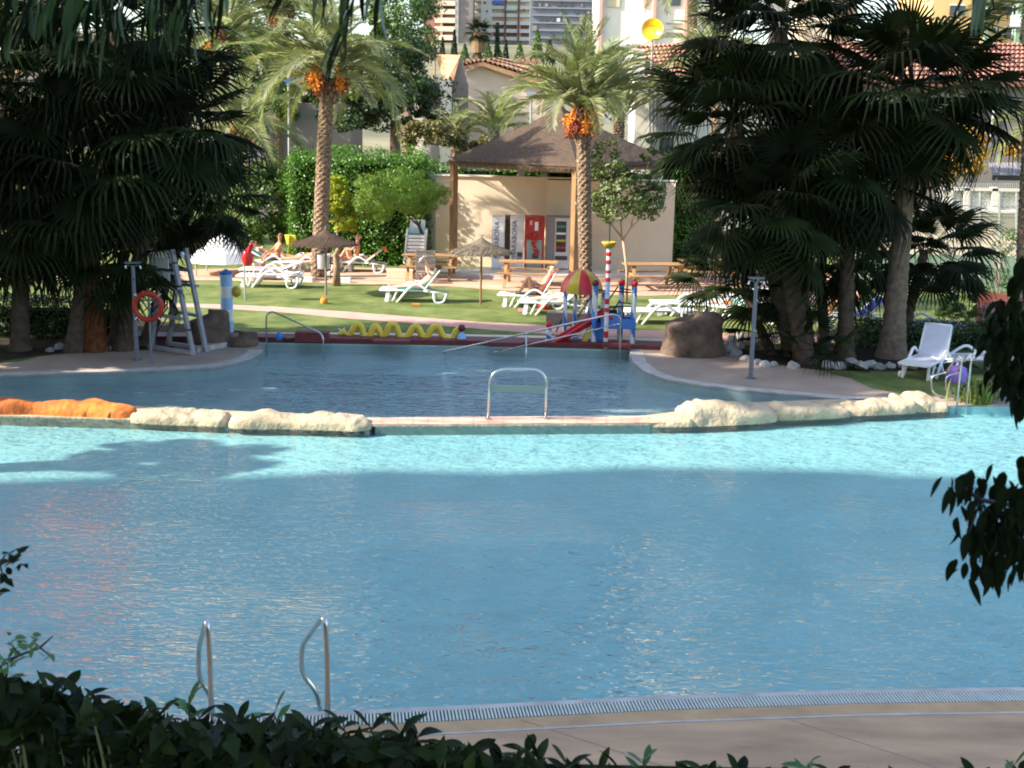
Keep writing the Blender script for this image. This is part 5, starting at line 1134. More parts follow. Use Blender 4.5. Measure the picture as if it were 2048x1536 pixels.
# ================================================================ SUN LOUNGERS
def lounger(loc, rz, label, back=.55, sling='green', group='white sun loungers'):
    t = thing('sun_lounger', label, 'sun lounger', loc, rz, group=group); H = .34
    obj('foot_panel', MB().box((-.68, 0, H), (.50, .62, .05)), G['plast'], t)
    obj('sling', MB().box((-.05, 0, H - .005), (.80, .56, .02)), G[sling], t)
    b0 = Vector((.33, 0, H)); b1 = b0 + Vector((math.cos(back), 0, math.sin(back))) * .72
    obj('backrest', MB().beam(b0, b1, .56, .02), G[sling], t)
    mb = MB()
    for s_ in (-1, 1): mb.tube([(-.93, s_ * .31, H), (.33, s_ * .31, H), ], .028, 6).tube([b0 + Vector((0, s_ * .30, 0)), b1 + Vector((0, s_ * .28, 0))], .026, 6).tube([(.33, s_ * .31, H), (1.0, s_ * .31, H - .07)], .024, 6)
    mb.tube([b1 - Vector((0, .28, 0)), b1 + Vector((0, .28, 0))], .028, 6); obj('frame', mb, G['plast'], t, smooth=True)
    for s_ in (-1, 1):
        y = s_ * .35
        obj('arch_arm', MB().pipe([(-.42, y, 0), (-.10, y, .40), (.12, y, .56), (.36, y, .42), (.55, y, H - .06)], .034, 8, 4, .14), G['plast'], t, smooth=True)
        obj('front_leg', MB().tube([(-.72, s_ * .27, H), (-.74, s_ * .27, .0)], .03, 6).tube([(-.42, s_ * .3, H), (-.58, s_ * .3, 0)], .022, 6), G['plast'], t)
        obj('rear_leg', MB().pipe([(.62, y, H - .05), (.66, y, 0), (.92, y, .02), (1.0, y, H - .06)], .03, 8, 4, .12), G['plast'], t, smooth=True)
        obj('wheel', MB().lathe([(.001, -.02), (.07, -.02), (.07, .02), (.001, .02)], n=12), G['plast'], t, (-.72, s_ * .33, .07), (PI/2, 0, 0))
    return t
def cloth(label, cat, pts, wd, m, th=.018, group=None):
    mb = MB()
    for a, b in zip(pts, pts[1:]): mb.beam(a, b, wd, th)
    return single('towel', mb, m, label, cat, group=group)
def LP(px, py): p = P(px, py); return p
lA = LP(826, 602); lounger(lA, -.03, 'white lounger on the lawn left of the sunlit parasol, used by the reader', .9, 'green')
lB = LP(1062, 613); lounger(lB, -.12, 'white lounger with the sunbather in dark glasses, left of the toy tower', 1.05, 'green')
lC = LP(1105, 628); lounger(lC, -.14, 'white lounger nearest the toy tower, in front of the one with the dark glasses', .75, 'green')
lD = LP(537, 573); lounger(lD, -.04, 'white lounger with red and white towels at the left edge of the lawn', .12, 'green')
lE = LP(520, 568) + Vector((.1, 1.1, 0)); lounger(lE, -.04, 'second lounger with pink towels, behind the first one at the left edge of the lawn', .3, 'green')
lF = LP(560, 541); lounger(lF, PI, 'white lounger of the seated woman by the hedge', .5, 'green')
lG = LP(610, 543); lounger(lG, 0, 'white lounger between the seated woman and the date palm trunk', .35, 'sling')
lH = LP(660, 541); lounger(lH, PI, 'white lounger just right of the date palm trunk with an orange towel', .3, 'sling')
lI = LP(712, 543); lounger(lI, 0, 'white lounger of the seated man with an orange towel on its back', .65, 'green')
lJ = LP(1310, 645); lounger(lJ, .1, 'empty white lounger lying flat between the toy tower and the drum rock', .0, 'sling')
lK = LP(1375, 638) + Vector((0, .8, 0)); lounger(lK, .05, 'empty white lounger behind the drum rock', .1, 'sling')
lL = LP(1440, 632); lounger(lL, 0, 'white lounger with a green back behind the low right palm fronds', .6, 'green')
lM = LP(1490, 640); lounger(lM, -.5, 'green chair like lounger behind the right shower', .8, 'green')
lN = LP(1700, 655); lounger(lN, .2, 'dark blue seated lounger between the right palm trunks', .7, 'bluecl')
lO = LP(1838, 672); lounger(lO, 0, 'flat white lounger right behind the pale ringed palm trunk', .0, 'sling')
lP_ = LP(1852, 748); lounger(lP_, .95, 'upright white lounger nearest the camera at right, back raised', 1.22, 'sling')
lQ = LP(1960, 748) + Vector((0, .2, 0)); lounger(lQ, PI + .1, 'flat white lounger right of the upright one, beside the purple bag', .0, 'sling')
lR = LP(1510, 610); lounger(lR, .1, 'white lounger in the sun far behind the right shower', .5, 'green')
# back cover of the upright lounger is green
def onl(l, rz, x, y, z): return Vector(l) + Euler((0, 0, rz)).to_matrix() @ Vector((x, y, z))
bk = [onl(lP_, .95, .37, 0, .33), onl(lP_, .95, .37 + .72 * math.cos(1.22), 0, .33 + .72 * math.sin(1.22))]; cloth('dark green cover on the back of the upright right lounger', 'cover', [bk[0] + Vector((.03, .03, 0)), bk[1] + Vector((.03, .03, 0))], .6, G['green'])
# towels, bags
def towel_on(l, rz, segs, wd, m, label, back=0):
    cloth(label, 'towel', [onl(l, rz, *s_) for s_ in segs], wd, m)
for k, m in enumerate(['redcl', 'whitecl', 'pinkcl', 'whitecl']):
    towel_on(lD, -.04, [(-.35 + .0, -.22 + .13 * k, .365), (.35, -.22 + .13 * k, .37), (.95, -.22 + .13 * k, .46)], .12, G[m], ['red stripe of the towel on the first left lounger', 'white stripe of the towel on the first left lounger', 'pink stripe of the towel on the first left lounger', 'outer white stripe of the towel on the first left lounger'][k])
towel_on(lE, -.04, [(-.6, 0, .37), (.3, 0, .37), (.85, 0, .56)], .5, G['pinkcl'], 'pink towel on the second left lounger')
towel_on(lI, 0, [(.30, 0, .37), (.98, 0, .84), (1.02, 0, .7)], .58, G['orange'], 'orange towel over the back of the seated man\'s lounger')
towel_on(lH, PI, [(.2, 0, .38), (.85, 0, .58)], .5, G['orange'], 'orange towel on the lounger right of the palm trunk')
towel_on(lG, 0, [(-.5, 0, .37), (.3, 0, .375), (.9, 0, .62)], .5, G['whitecl'], 'white towel on the lounger left of the palm trunk')
towel_on(lB, -.12, [(.34, 0, .38), (.34 + .75 * math.cos(1.05), 0, .38 + .75 * math.sin(1.05))], .5, G['pinkcl'], 'pink towel behind the sunbather in dark glasses')
towel_on(lC, -.14, [(-.3, 0, .375), (.33, 0, .375), (.85, 0, .85)], .5, G['whitecl'], 'white towel on the lounger nearest the toy tower')
towel_on(lL, 0, [(-.3, 0, .375), (.3, 0, .375)], .5, G['orange'], 'orange towel behind the low right palm fronds')
c = P(578, 530); towel_on(c - Vector((0, 0, 0)), 0, [(0, 0, .45), (.05, .0, 1.05), (.1, .15, .7)], .42, G['yelcl'], 'yellow towel hanging over a chair back by the hedge')
def bag(px, py, s, m, label, zz=0):
    c = P(px, py, zz); mb = MB().lathe([(s * .9, 0), (s, s * .5), (s * .75, s * 1.2), (s * .3, s * 1.35), (.01, s * 1.3)], n=12, wob=.08, seed=int(px)); o = obj('beach_bag', mb, G[m], None, c, smooth=True); tag(o, label, 'bag')
    mb2 = MB().tube([(-s * .5, 0, s * 1.2), (-s * .3, 0, s * 1.8), (s * .3, 0, s * 1.8), (s * .5, 0, s * 1.2)], .012, 5); obj('handle', mb2, G[m], o)
bag(1088, 618, .17, 'red', 'red beach bag under the lounger left of the toy tower'); bag(1130, 590, .16, 'yelcl', 'yellow bag hanging behind the toy tower posts', .25)
bag(1912, 762, .24, 'purple', 'purple bag under the upright white lounger'); bag(648, 606, .11, 'orange', 'small orange toy lying on the lawn by the parasol shadow')
single('sandals', MB().box(P(1046, 620, .03), (.24, .1, .05)).box(P(1040, 622, .03), (.1, .1, .04)), G['pinkcl'], 'pink sandals on the grass before the left sunbathers', 'sandals')
single('sandals', MB().box(P(832, 609, .03), (.22, .1, .05)), G['orange'], 'orange sandals on the grass under the reader\'s lounger', 'sandals')
single('log_bench', MB().beam(P(1094, 636, .17), P(1180, 640, .17), .34, .34), G['wgrey'], 'dark weathered timber trough left of the toy tower', 'trough')

# ================================================================ POOLSIDE TOYS
# serpent
t = thing('serpent_toy', 'yellow sea serpent water toy looping along the far pool edge', 'water toy', P(800, 677, .05)); 
prof = [(696, 671), (703, 664), (712, 650), (722, 653), (729, 673), (738, 675), (744, 662), (752, 651), (762, 668), (766, 674), (774, 662), (781, 649), (791, 650), (797, 666), (803, 676), (816, 670), (826, 655), (836, 654), (845, 672), (853, 675), (864, 657), (876, 652), (884, 668), (894, 677), (905, 676), (912, 662), (921, 656)]
yy = P(800, 677, .05).y; pts = []
raw = [Q(x, y + .9, yy - (x - 800) * .0003) for x, y in prof]
for i in range(len(raw) - 1):
    p0, p1, p2, p3 = raw[max(i-1, 0)], raw[i], raw[i+1], raw[min(i+2, len(raw)-1)]
    for k in range(4):
        u = k / 4; pts.append(.5 * ((2 * p1) + (p2 - p0) * u + (2*p0 - 5*p1 + 4*p2 - p3) * u*u + (3*p1 - p0 - 3*p2 + p3) * u**3))
pts.append(raw[-1]); objw('body', MB().tube(pts, [.066 + .012 * min(1, i / 8) for i in range(len(pts))], 10), G['serp'], t, smooth=True)
hd = Q(686, 664, yy); objw('head', MB().ball(hd, .085, 12, .8).ball(hd + Vector((-.05, -.03, -.03)), .06, 10, .8), G['serp'], t, smooth=True)
for s_ in (-1, 1): objw('eye', MB().ball(hd + Vector((-.03 + .05 * s_, -.05, .07)), .025, 8), G['whitecl'], t, smooth=True); objw('horn', MB().tube([hd + Vector((.02, .03 * s_, .05)), hd + Vector((.03, .04 * s_, .11))], [.015, .006], 6), G['serp'], t)
def ball_on(px, py, pb, r, m, label, cm='skyb', cone=True):
    a = P(px, pb, .05); t = thing('toy_post', label, 'water toy', a); z = zat(a, py)
    if cone: obj('cone_base', MB().lathe([(.13, 0), (.09, z - r - .06 - .05), (.03, z - r - .05)], n=16), G[cm], t, smooth=True)
    obj('ball', MB().ball((0, 0, z - .05), r, 18), G[m], t, smooth=True)
ball_on(923, 656, 681, .088, 'maroonb' if 'maroonb' in G else 'maroon', 'dark red ball on a pale blue cone at the serpent\'s tail')
single('blue_ball', MB().ball(P(558, 673, .18), .10, 16), G['blue'], 'blue ball on the far pool kerb at left', 'ball', smooth=True)
single('orange_toy', MB().ball(P(578, 676, .10), .09, 12, .4), G['wood'], 'flat tan toy beside the blue ball', 'toy', smooth=True)
for i, (x0_, x1_, y) in enumerate([(590, 657, 682), (973, 1045, 692), (745, 820, 685), (1205, 1262, 694)]):
    a, b = P(x0_, y, .10), P(x1_, y + .8, .10); h = [.2, .08, .04, .07][i]
    mb = MB().beam(a + Vector((0, .1, h / 2)), b + Vector((0, .1, h / 2)), .3, h + .02); single('kerb_pad', mb, G['maroon'], ['maroon pad on the kerb behind the left handrail, the thickest one', 'long maroon pad on the kerb behind the ramp railing', 'thin maroon pad below the serpent', 'maroon pad on the kerb under the toy tower'][i], 'kerb pad')
# striped blue and white column with discs
a = P(455, 664); h = zat(a, 548); t = thing('striped_column', 'fat column with broad light blue and white stripes at the left pool corner', 'water toy', a)
for k in range(5): z0, z1 = h * k / 5, h * (k + 1) / 5; obj('stripe_band', MB().lathe([(.15, z0), (.15, z1)] + ([(.001, z1)] if k == 4 else []), n=20), G['skyb' if k in (0, 2, 4) else 'white'], t, smooth=False)
obj('yellow_disc', MB().ball((.24, .02, zat(a, 583)), .12, 14, 1.15), G['mustard'], t, smooth=True); obj('disc_arm', MB().tube([(0, 0, zat(a, 583)), (.2, .02, zat(a, 583))], .02, 6), G['blue'], t)
obj('splash_cap', MB().lathe([(.16, h), (.17, h + .05), (.02, h + .12)], n=16), G['blue'], t)
a = P(497, 600); z = zat(a, 515); t = thing('red_float', 'red drooping water toy head behind the striped column', 'water toy', (a.x, a.y, 0)); obj('body', MB().ball((0, 0, z), .17, 14, 1.5), G['red'], t, smooth=True); obj('neck', MB().tube([(0, 0, z + .1), (.12, 0, z + .34), (.1, 0, z + .42)], [.08, .06, .05], 8), G['red'], t, smooth=True); obj('stem', MB().tube([(-.1, 0, 0), (-.1, 0, z - .1)], .03, 6), G['mesh'], t)
a = P(440, 548); t = thing('tent', 'white pointed tent roof seen behind the lifeguard chair', 'tent', (Q(446, 548, a.y).x, a.y, 0)); zz, z0 = zat(a, 468), zat(a, 522)
obj('canopy', MB().lathe([(1.1, z0), (.85, z0 + (zz - z0) * .35), (.35, z0 + (zz - z0) * .8), (.02, zz)], n=10), G['tent'], t)
for k in range(4): ang = PI/4 + k * PI/2; obj('pole', MB().tube([(1.0 * math.cos(ang), 1.0 * math.sin(ang), 0), (1.0 * math.cos(ang), 1.0 * math.sin(ang), z0)], .03, 6), G['mesh'], t)

# toy tower
Yt = P(1210, 693, .05).y; org = Vector((P(1210, 693, .05).x, Yt, 0)); t = thing('toy_tower', 'water play tower with a red and yellow dome, red slide and blue striped posts', 'playground', org)
def spiral(x, yb_, yt_, Yd, r=.055):
    a = Q(x, yb_, Yd); zb_ = 0 if yb_ > 640 else 0; z1 = zat(Vector((a.x, Yd, 0)), yt_); mb = MB(); n, N = 12, 40; vs = []; fs = []; h = z1
    for i in range(N + 1):
        for k in range(n): an = 2 * PI * k / n; vs.append((a.x + r * math.cos(an), Yd + r * math.sin(an), h * i / N))
    for i in range(N):
        for k in range(n): q = i * n + k; b = i * n + (k + 1) % n; fs.append((q, b, b + n, q + n))
    mb.add(vs, fs); mb.m = [0 if ((i * .45 + k) % n) < n / 2 else 1 for i in range(N) for k in range(n)]; objw('striped_post', mb, [G['blue'], G['white']], t); return Vector((a.x, Yd, z1))
for x, yb_, yt_, dy in ((1129, 660, 583, .9), (1149, 650, 583, 1.6), (1178, 650, 583, 1.9), (1204, 650, 583, 1.5)): spiral(x, yb_, yt_, Yt + dy, .05)
for x, yb_, yt_, dy, m in ((1187, 690, 572, .35, 'maroon'), (1239, 690, 571, .55, 'red'), (1264, 692, 573, .2, 'red'), (1097, 690, 655, .5, 'red')):
    e = spiral(x, yb_, yt_, Yt + dy, .065); objw('ball_cap', MB().ball(e + Vector((0, 0, .07)), .082, 16), G[m], t, smooth=True)
dc = Q(1163, 584, Yt + 1.2); rr = 43 * (Yt + 1.2) / FPX * 1.0
for k in range(10):
    a0 = 2 * PI * k / 10 + .12; prof = [(rr * math.cos(q * PI / 2 / 8) + .001, rr * 1.06 * math.sin(q * PI / 2 / 8)) for q in range(9)]
    mb = MB().lathe(prof, dc, 4, a0, a0 + 2 * PI / 10); objw('dome_panel', mb, G['red'] if k % 2 else G['mustard'], t, smooth=True)
# slide: curved red trough
sp = [(1208, 622), (1196, 630), (1170, 645), (1140, 664), (1112, 680), (1092, 688)]; rail = [Q(x, y, Yt + .75 - .08 * i) for i, (x, y) in enumerate(sp)]
vs = []; fs = []
for i, p in enumerate(rail):
    for j in range(9): a_ = PI * j / 8; vs.append(p + Vector((.0, -math.cos(a_) * .24, -.17 * math.sin(a_) + .02)))
for i in range(len(rail) - 1):
    for j in range(8): q = i * 9 + j; fs.append((q, q + 1, q + 10, q + 9))
objw('slide', MB().add(vs, fs), G['red'], t, smooth=True)
objw('slide_edge', MB().tube([p + Vector((0, -.24, .02)) for p in rail], .03, 8), G['red'], t, smooth=True); objw('slide_edge', MB().tube([p + Vector((0, .24, .02)) for p in rail], .03, 8), G['red'], t, smooth=True)
def bx(x0_, y0_, x1_, y1_, Yd, th, m, name): facade(t, x0_, y0_, x1_, y1_, Yd, th, m, name)
bx(1202, 641, 1272, 658, Yt + .1, .9, G['blue'], 'platform'); bx(1184, 645, 1206, 690, Yt + .45, .5, G['blue'], 'tower_body'); bx(1146, 678, 1160, 690, Yt + .5, .3, G['blue'], 'foot_block')
objw('yellow_chute', MB().beam(Q(1180, 656, Yt + .5), Q(1166, 688, Yt + .45), .12, .2, (0, 1, 0)), G['mustard'], t)
bx(1214, 620, 1234, 634, Yt + 1.0, .1, G['black'], 'dark_panel'); bx(1206, 634, 1226, 642, Yt + .15, .2, G['redcl'], 'red_panel')
for (p, q) in (((1193, 580), (1262, 585)), ((1215, 613), (1262, 613)), ((1239, 577), (1262, 580)), ((1239, 605), (1262, 607)), ((1236, 573), (1216, 602)), ((1183, 592), (1155, 634)), ((1123, 640), (1112, 664)), ((1240, 600), (1226, 622)), ((1245, 615), (1247, 636)), ((1247, 636), (1262, 636))):
    objw('dark_rail', MB().tube([Q(p[0], p[1], Yt + .4), Q(q[0], q[1], Yt + .4)], .018, 6), G['black'], t)
# red and white banded pole with a yellow bowl
a = P(1210, 690, .05); t = thing('banded_pole', 'tall pole with red and white bands and a yellow water bowl on top', 'water toy', Vector((a.x, a.y - .15, 0)))
zt = zat(t.location, 497); y = 690; ztop = zt; cut = [690, 675, 662, 655, 630, 624, 615, 608, 597, 590, 578, 563, 555, 546, 540, 528, 520, 512, 504, 497]
cols = ['white', 'red', 'white', 'white', 'white', 'red', 'white', 'red', 'white', 'skyb', 'skyb', 'red', 'white', 'red', 'white', 'red', 'white', 'red', 'white']
zz = [max(0, zat(t.location, q)) for q in cut]; zz[0] = 0
for k in range(len(cut) - 1): r = .058 if cols[k] == 'red' else .052; obj('band', MB().lathe([(.001, zz[k]), (r, zz[k]), (r, zz[k+1] ), (.001, zz[k+1])], n=14), G[cols[k]], t)
obj('bowl', MB().lathe([(.02, zt), (.10, zt + .02), (.165, zt + .12), (.175, zt + .155), (.16, zt + .155), (.02, zt + .04)], n=20), G['mustard'], t, smooth=True)
obj('rod', MB().tube([(.005, 0, zt + .03), (.005, 0, zt + .62)], .012, 6), G['black'], t)

# ================================================================ PEOPLE
def skinned(verts, edges, radii, m, name, parent, sub=1, root=0):
    me = bpy.data.meshes.new('b'); me.from_pydata([tuple(v) for v in verts], edges, []); o = bpy.data.objects.new('b', me); COL.objects.link(o)
    mod = o.modifiers.new('s', 'SKIN'); mod.use_smooth_shade = True; sv = me.skin_vertices[0].data if me.skin_vertices else None
    if sv is None: me.skin_vertices_layer = None
    for i, r in enumerate(radii): sv[i].radius = (r, r) if not hasattr(r, '__len__') else r; sv[i].use_root = (i == root)
    o.modifiers.new('u', 'SUBSURF').levels = sub
    bpy.context.view_layer.update(); nm = bpy.data.meshes.new_from_object(o.evaluated_get(bpy.context.evaluated_depsgraph_get()))
    bpy.data.objects.remove(o); nm.materials.clear(); nm.materials.append(m)
    return link(name, nm, parent)
def person(label, loc, rz, back=.9, knee=(.0, .0), lean=None, arms=None, skin='skin', suit='bluecl', top=None, hair='hair', legs=None, sc=1.0, glasses=False, headz=0):
    """figure with the pelvis at the origin, legs towards -X; back = angle of the trunk above +X"""
    t = thing('person', label, 'person', loc, rz); V = []; E = []; RR = []
    def v(p, r, par=None):
        V.append(Vector(p) * sc); RR.append(r * sc); 
        if par is not None: E.append((par, len(V) - 1))
        return len(V) - 1
    u = Vector((math.cos(back), 0, math.sin(back))); n = Vector((-u.z, 0, u.x))
    pel = v((0, 0, .11), .12); bel = v(u * .17 + Vector((0, 0, .11)), .115, pel); ch = v(u * .38 + Vector((0, 0, .11)), .135, bel); nb = v(u * .53 + Vector((0, 0, .11)), .06, ch); 
    hu = (u + Vector((-.15, 0, .5 + headz))).normalized(); hb = v(V[nb] / sc + hu * .07, .052, nb); h1 = v(V[hb] / sc + hu * .07, .085, hb); h2 = v(V[h1] / sc + hu * .11, .075, h1)
    LG = legs or [[(-.20 - .0, 0, .12), (-.42 + .12 * (k > 0), 0, .11 + k), (-.85 + .30 * (k > 0), 0, .07), (-.93 + .22 * (k > 0), 0, .14 - .08 * (k > 0))] for k in knee]
    for s_, L in zip((-1, 1), LG):
        hip = v((-.02, s_ * .10, .10), .10, pel); p = hip
        for q, r in zip(L, (.085, .062, .042, .03)): p = v((q[0], s_ * (.12 + abs(q[1])), q[2]), r, p)
    c = V[ch] / sc
    AR = arms or [[(-.12, .06, -.20), (-.30, .0, -.26)], [(-.12, .06, -.20), (-.30, .0, -.26)]]
    for s_, A in zip((-1, 1), AR):
        sh = v(c + u * .09 + Vector((0, s_ * .18, 0)), .055, ch); s0 = V[sh] / sc
        el = v(s0 + Vector((A[0][0], s_ * A[0][1], A[0][2])), .040, sh); wr = v(s0 + Vector((A[1][0], s_ * A[1][1], A[1][2])), .027, el)
        d = (V[wr] - V[el]).normalized(); hnd = v(V[wr] / sc + d * .06, .032, wr)
        for k in range(5):
            sd = Vector((0, 1, 0)) * (-.028 + .014 * k); f0 = v(V[hnd] / sc + d * (.03 if k else .0) + sd * 1.1, .010, hnd); v(V[f0] / sc + d * (.045 + .01 * (k in (2, 3))) + sd * (.2 if k else 1.2) - Vector((0, 0, .012)), .008, f0)
    skinned(V, E, RR, G[skin], 'body', t, 1)
    H1 = V[h1]; f_ = (Vector((-.95, 0, .25)) + n * .5).normalized() if back > .3 else n
    f_ = (n * .9 + Vector((-.5, 0, .1))).normalized(); r = .088 * sc
    mb = MB().ball(H1 + hu * .075 * sc - f_ * .025 * sc, r * 1.08, 12); obj('hair', mb, G[hair], t, smooth=True)
    obj('nose', MB().tube([H1 + hu * .05 * sc + f_ * r * .95, H1 + hu * .01 * sc + f_ * r * 1.18], [.008, .014], 6), G[skin], t)
    for s_ in (-1, 1):
        e = H1 + hu * .05 * sc + f_ * r * .95 + Vector((0, s_ * .03, 0)); obj('sunglass_lens' if glasses else 'eye', MB().ball(e, .03 if glasses else .011, 8), G['black'], t)
        obj('ear', MB().ball(H1 + hu * .03 * sc + Vector((0, s_ * r * .98, 0)), .02, 6), G[skin], t)
    obj('mouth', MB().box(H1 - hu * .02 * sc + f_ * r * .97, (.012, .045, .01)), G['redcl'], t)
    # swim wear, slightly larger than the body below it
    sv, se, sr = [V[pel], V[pel] * .4 + V[bel] * .6], [(0, 1)], [.128 * sc, .122 * sc]
    for i, (s_, L) in enumerate(zip((-1, 1), LG)):
        sv += [Vector((-.02, s_ * .10, .10)) * sc, (Vector((-.02, s_ * .10, .10)).lerp(Vector((L[0][0], s_ * .12, L[0][2])), .75)) * sc]; k = len(sv); se += [(0, k - 2), (k - 2, k - 1)]; sr += [.108 * sc, .098 * sc]
    skinned(sv, se, sr, G[suit], 'swim_shorts', t, 1)
    if top: skinned([V[bel].lerp(V[ch], .6), V[ch], V[ch] + u * .06 * sc], [(0, 1), (1, 2)], [.135 * sc, .145 * sc, .12 * sc], G[top], 'top', t, 1)
    return t
def onb(l, rz, x, z): return onl(l, rz, x, 0, z)
up2 = [[(-.05, .05, .02), (-.28, .0, .22)], [(-.05, .05, .02), (-.28, .0, .22)]]
person('reader lying on the lounger holding a white newspaper over the face', onb(lA, -.03, .22, .33), -.03, .75, (0, .10), arms=[[(-.12, .04, .10), (-.20, -.02, .36)], [(-.12, .04, .10), (-.20, -.02, .36)]], skin='skin2', suit='pinkcl')
c = onl(lA, -.03, .22, 0, .33) + Vector((.02, -.05, .90)); single('newspaper', MB().box(c, (.26, .40, .01), ry=-.9).box(c + Vector((.04, 0, .03)), (.2, .38, .008), ry=-.5), G['whitecl'], 'white newspaper held up by the reader on the lounger', 'newspaper')
person('sunbather in dark glasses with both knees up on the lounger by the toy tower', onb(lB, -.12, .22, .33), -.12, 1.0, (.42, .40), arms=[[(-.10, .05, -.16), (-.34, -.02, -.10)], [(-.10, .05, -.18), (-.30, -.04, -.2)]], skin='skin', suit='redcl', top='redcl', glasses=True, hair='hairg')
person('sunbather lying on the lounger nearest the toy tower', onb(lC, -.14, .22, .34), -.14, .6, (0, .12), skin='skin2', suit='whitecl')
person('woman sitting sideways on a lounger by the hedge in white shorts', onb(lF, 0, -.1, .33), .5, 1.35, (.12, .10), skin='skin3', suit='whitecl', legs=[[(-.22, 0, .13), (-.45, 0, .16), (-.52, 0, -.18), (-.6, 0, -.24)]] * 2, arms=[[(-.16, .02, -.20), (-.40, -.02, -.30)]] * 2)
person('bald man sitting hunched with his knees up beside the orange towel', onb(lI, 0, .0, .33), -.1, 1.45, (.36, .34), skin='skin', suit='green', hair='skin', arms=[[(-.16, .02, -.16), (-.40, -.04, -.10)]] * 2)
person('sunbather lying low right of the date palm trunk', onb(lH, 0, .0, .33), PI, .5, (0, .1), skin='skin', suit='orange', hair='hairg')
person('sunbather lying on the lounger left of the date palm trunk', onb(lG, 0, .0, .35), 0, .35, (0, .05), skin='skin', suit='redcl')
person('sunbather lying behind the seated woman by the hedge', onb(lF, PI, .2, .34) + Vector((-.2, .5, 0)), PI, .5, (0, .3), skin='skin', suit='whitecl', top='whitecl')
c = P(1669, 655); person('standing person in a red top and white shoes between the right palm trunks', c + Vector((0, 0, .78)), PI / 2 + .4, 1.5, skin='skin3', suit='redcl', top='redcl', hair='hair', legs=[[(-.02, 0, -.15), (-.06, 0, -.36), (-.02, 0, -.72), (-.16, 0, -.76)], [(.02, 0, -.15), (.04, 0, -.36), (.12, 0, -.72), (0, 0, -.76)]], arms=[[(-.04, .08, -.26), (-.14, .06, -.46)]] * 2)
c = P(1688, 640); person('person in a blue top seated between the right palm trunks', c + Vector((.2, 0, .34)), .2, 1.1, (.2, .1), skin='skin', suit='bluecl', top='bluecl')

# ================================================================ FOREGROUND LEAVES
def leaf_mesh(l=.095, w_=.036, curl=.18, tip=.0, seed=0):
    mb = MB(); n = 6; vs = []; rg = random.Random(seed)
    for i in range(n + 1):
        t_ = i / n; ww = w_ * math.sin(PI * min(1, t_ ** (.75 if tip else 1.25) * .97 + .02)) ** .8 * .5; x = l * t_; z = -curl * l * t_ * t_
        vs += [(x, -ww, z + ww * .35), (x, 0, z), (x, ww, z + ww * .35)]
    fs = []
    for i in range(n):
        for k in range(2): a = i * 3 + k; fs.append((a, a + 1, a + 4, a + 3))
    return mb.add(vs, fs)
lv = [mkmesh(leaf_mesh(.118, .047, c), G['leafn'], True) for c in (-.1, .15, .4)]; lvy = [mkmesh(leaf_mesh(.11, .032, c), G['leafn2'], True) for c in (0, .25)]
prof_t = [(-250, 1280), (0, 1335), (60, 1352), (120, 1368), (200, 1385), (300, 1405), (400, 1418), (480, 1412), (560, 1425), (640, 1430), (720, 1440), (800, 1452), (880, 1465), (960, 1474), (1050, 1490), (1150, 1505), (1250, 1515), (1400, 1540), (1500, 1534), (1620, 1530), (1720, 1545), (1850, 1535), (1950, 1532), (2048, 1545), (2300, 1550)]
def ptop(x):
    for (a, ya), (b, yb_) in zip(prof_t, prof_t[1:]):
        if a <= x <= b: return ya + (yb_ - ya) * (x - a) / (b - a)
    return 1500
t = thing('foreground_hedge', 'dark glossy leaved hedge along the bottom edge of the picture', 'hedge', (0, 4.2, 2.4))
rg = random.Random(21); mbs = MB(); nl = 0
def shoot(base, tipd, l, n, mset, sc, nm='leaf'):
    global nl
    mbs.tube([base - t.location, base + tipd * l - t.location], [.004, .0025], 5, False)
    for k in range(n):
        f = .25 + .75 * k / max(1, n - 1); p = base + tipd * l * f; az = k * GOLD + rg.uniform(-.4, .4); el = rg.uniform(.1, .75) + .4 * (k == n - 1)
        link(nm, rg.choice(mset), t, p - t.location, (rg.uniform(-.5, .5), -el, az), scale=sc * rg.uniform(.75, 1.25)); nl += 1
for k in range(44):      # shoots along the visible top of the hedge
    x = -20 + k * 48 + rg.uniform(-20, 20); Yd = rg.uniform(3.9, 4.5); y = ptop(x) + rg.uniform(-6, 26)
    if x > 1250 and rg.random() < .25: continue
    p = Q(x, y + 40, Yd); tall = rg.random() < .22
    shoot(p, Vector((rg.uniform(-.4, .4), rg.uniform(-.3, .2), 1)).normalized(), .12 if tall else .05, 6 if tall else 5, lvy if tall else lv, .9 if x < 1200 else .8)
nbig = nl
# rest of the hedge as one mass
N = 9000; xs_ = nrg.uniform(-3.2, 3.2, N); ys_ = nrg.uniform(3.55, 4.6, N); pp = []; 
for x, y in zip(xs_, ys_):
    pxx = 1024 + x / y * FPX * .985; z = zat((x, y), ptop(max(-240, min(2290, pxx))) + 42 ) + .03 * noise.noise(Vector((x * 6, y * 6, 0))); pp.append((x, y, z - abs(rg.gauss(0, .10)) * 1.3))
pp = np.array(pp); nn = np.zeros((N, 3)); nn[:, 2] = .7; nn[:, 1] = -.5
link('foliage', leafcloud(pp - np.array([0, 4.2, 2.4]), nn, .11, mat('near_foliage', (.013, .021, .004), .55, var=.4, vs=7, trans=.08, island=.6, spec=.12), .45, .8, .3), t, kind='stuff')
obj('stems', mbs, G['petiole'], t, kind='stuff')
mb = MB()
for k in range(260):
    i = rg.randrange(N); q = pp[i]; mb.tube([(q[0] + rg.uniform(-.1, .1), q[1] - 4.2, max(.0, q[2] - 2.4 - .5)), (q[0], q[1] - 4.2, q[2] - 2.4)], [.008, .004], 4, False)
obj('branches', mb, G['petiole'], t, kind='stuff')
obj('dark_core', MB().box((0, .0, .1), (6.6, .8, .5)), G['hedgecore'], t)  # solid dark block filling the hedge, added for opacity
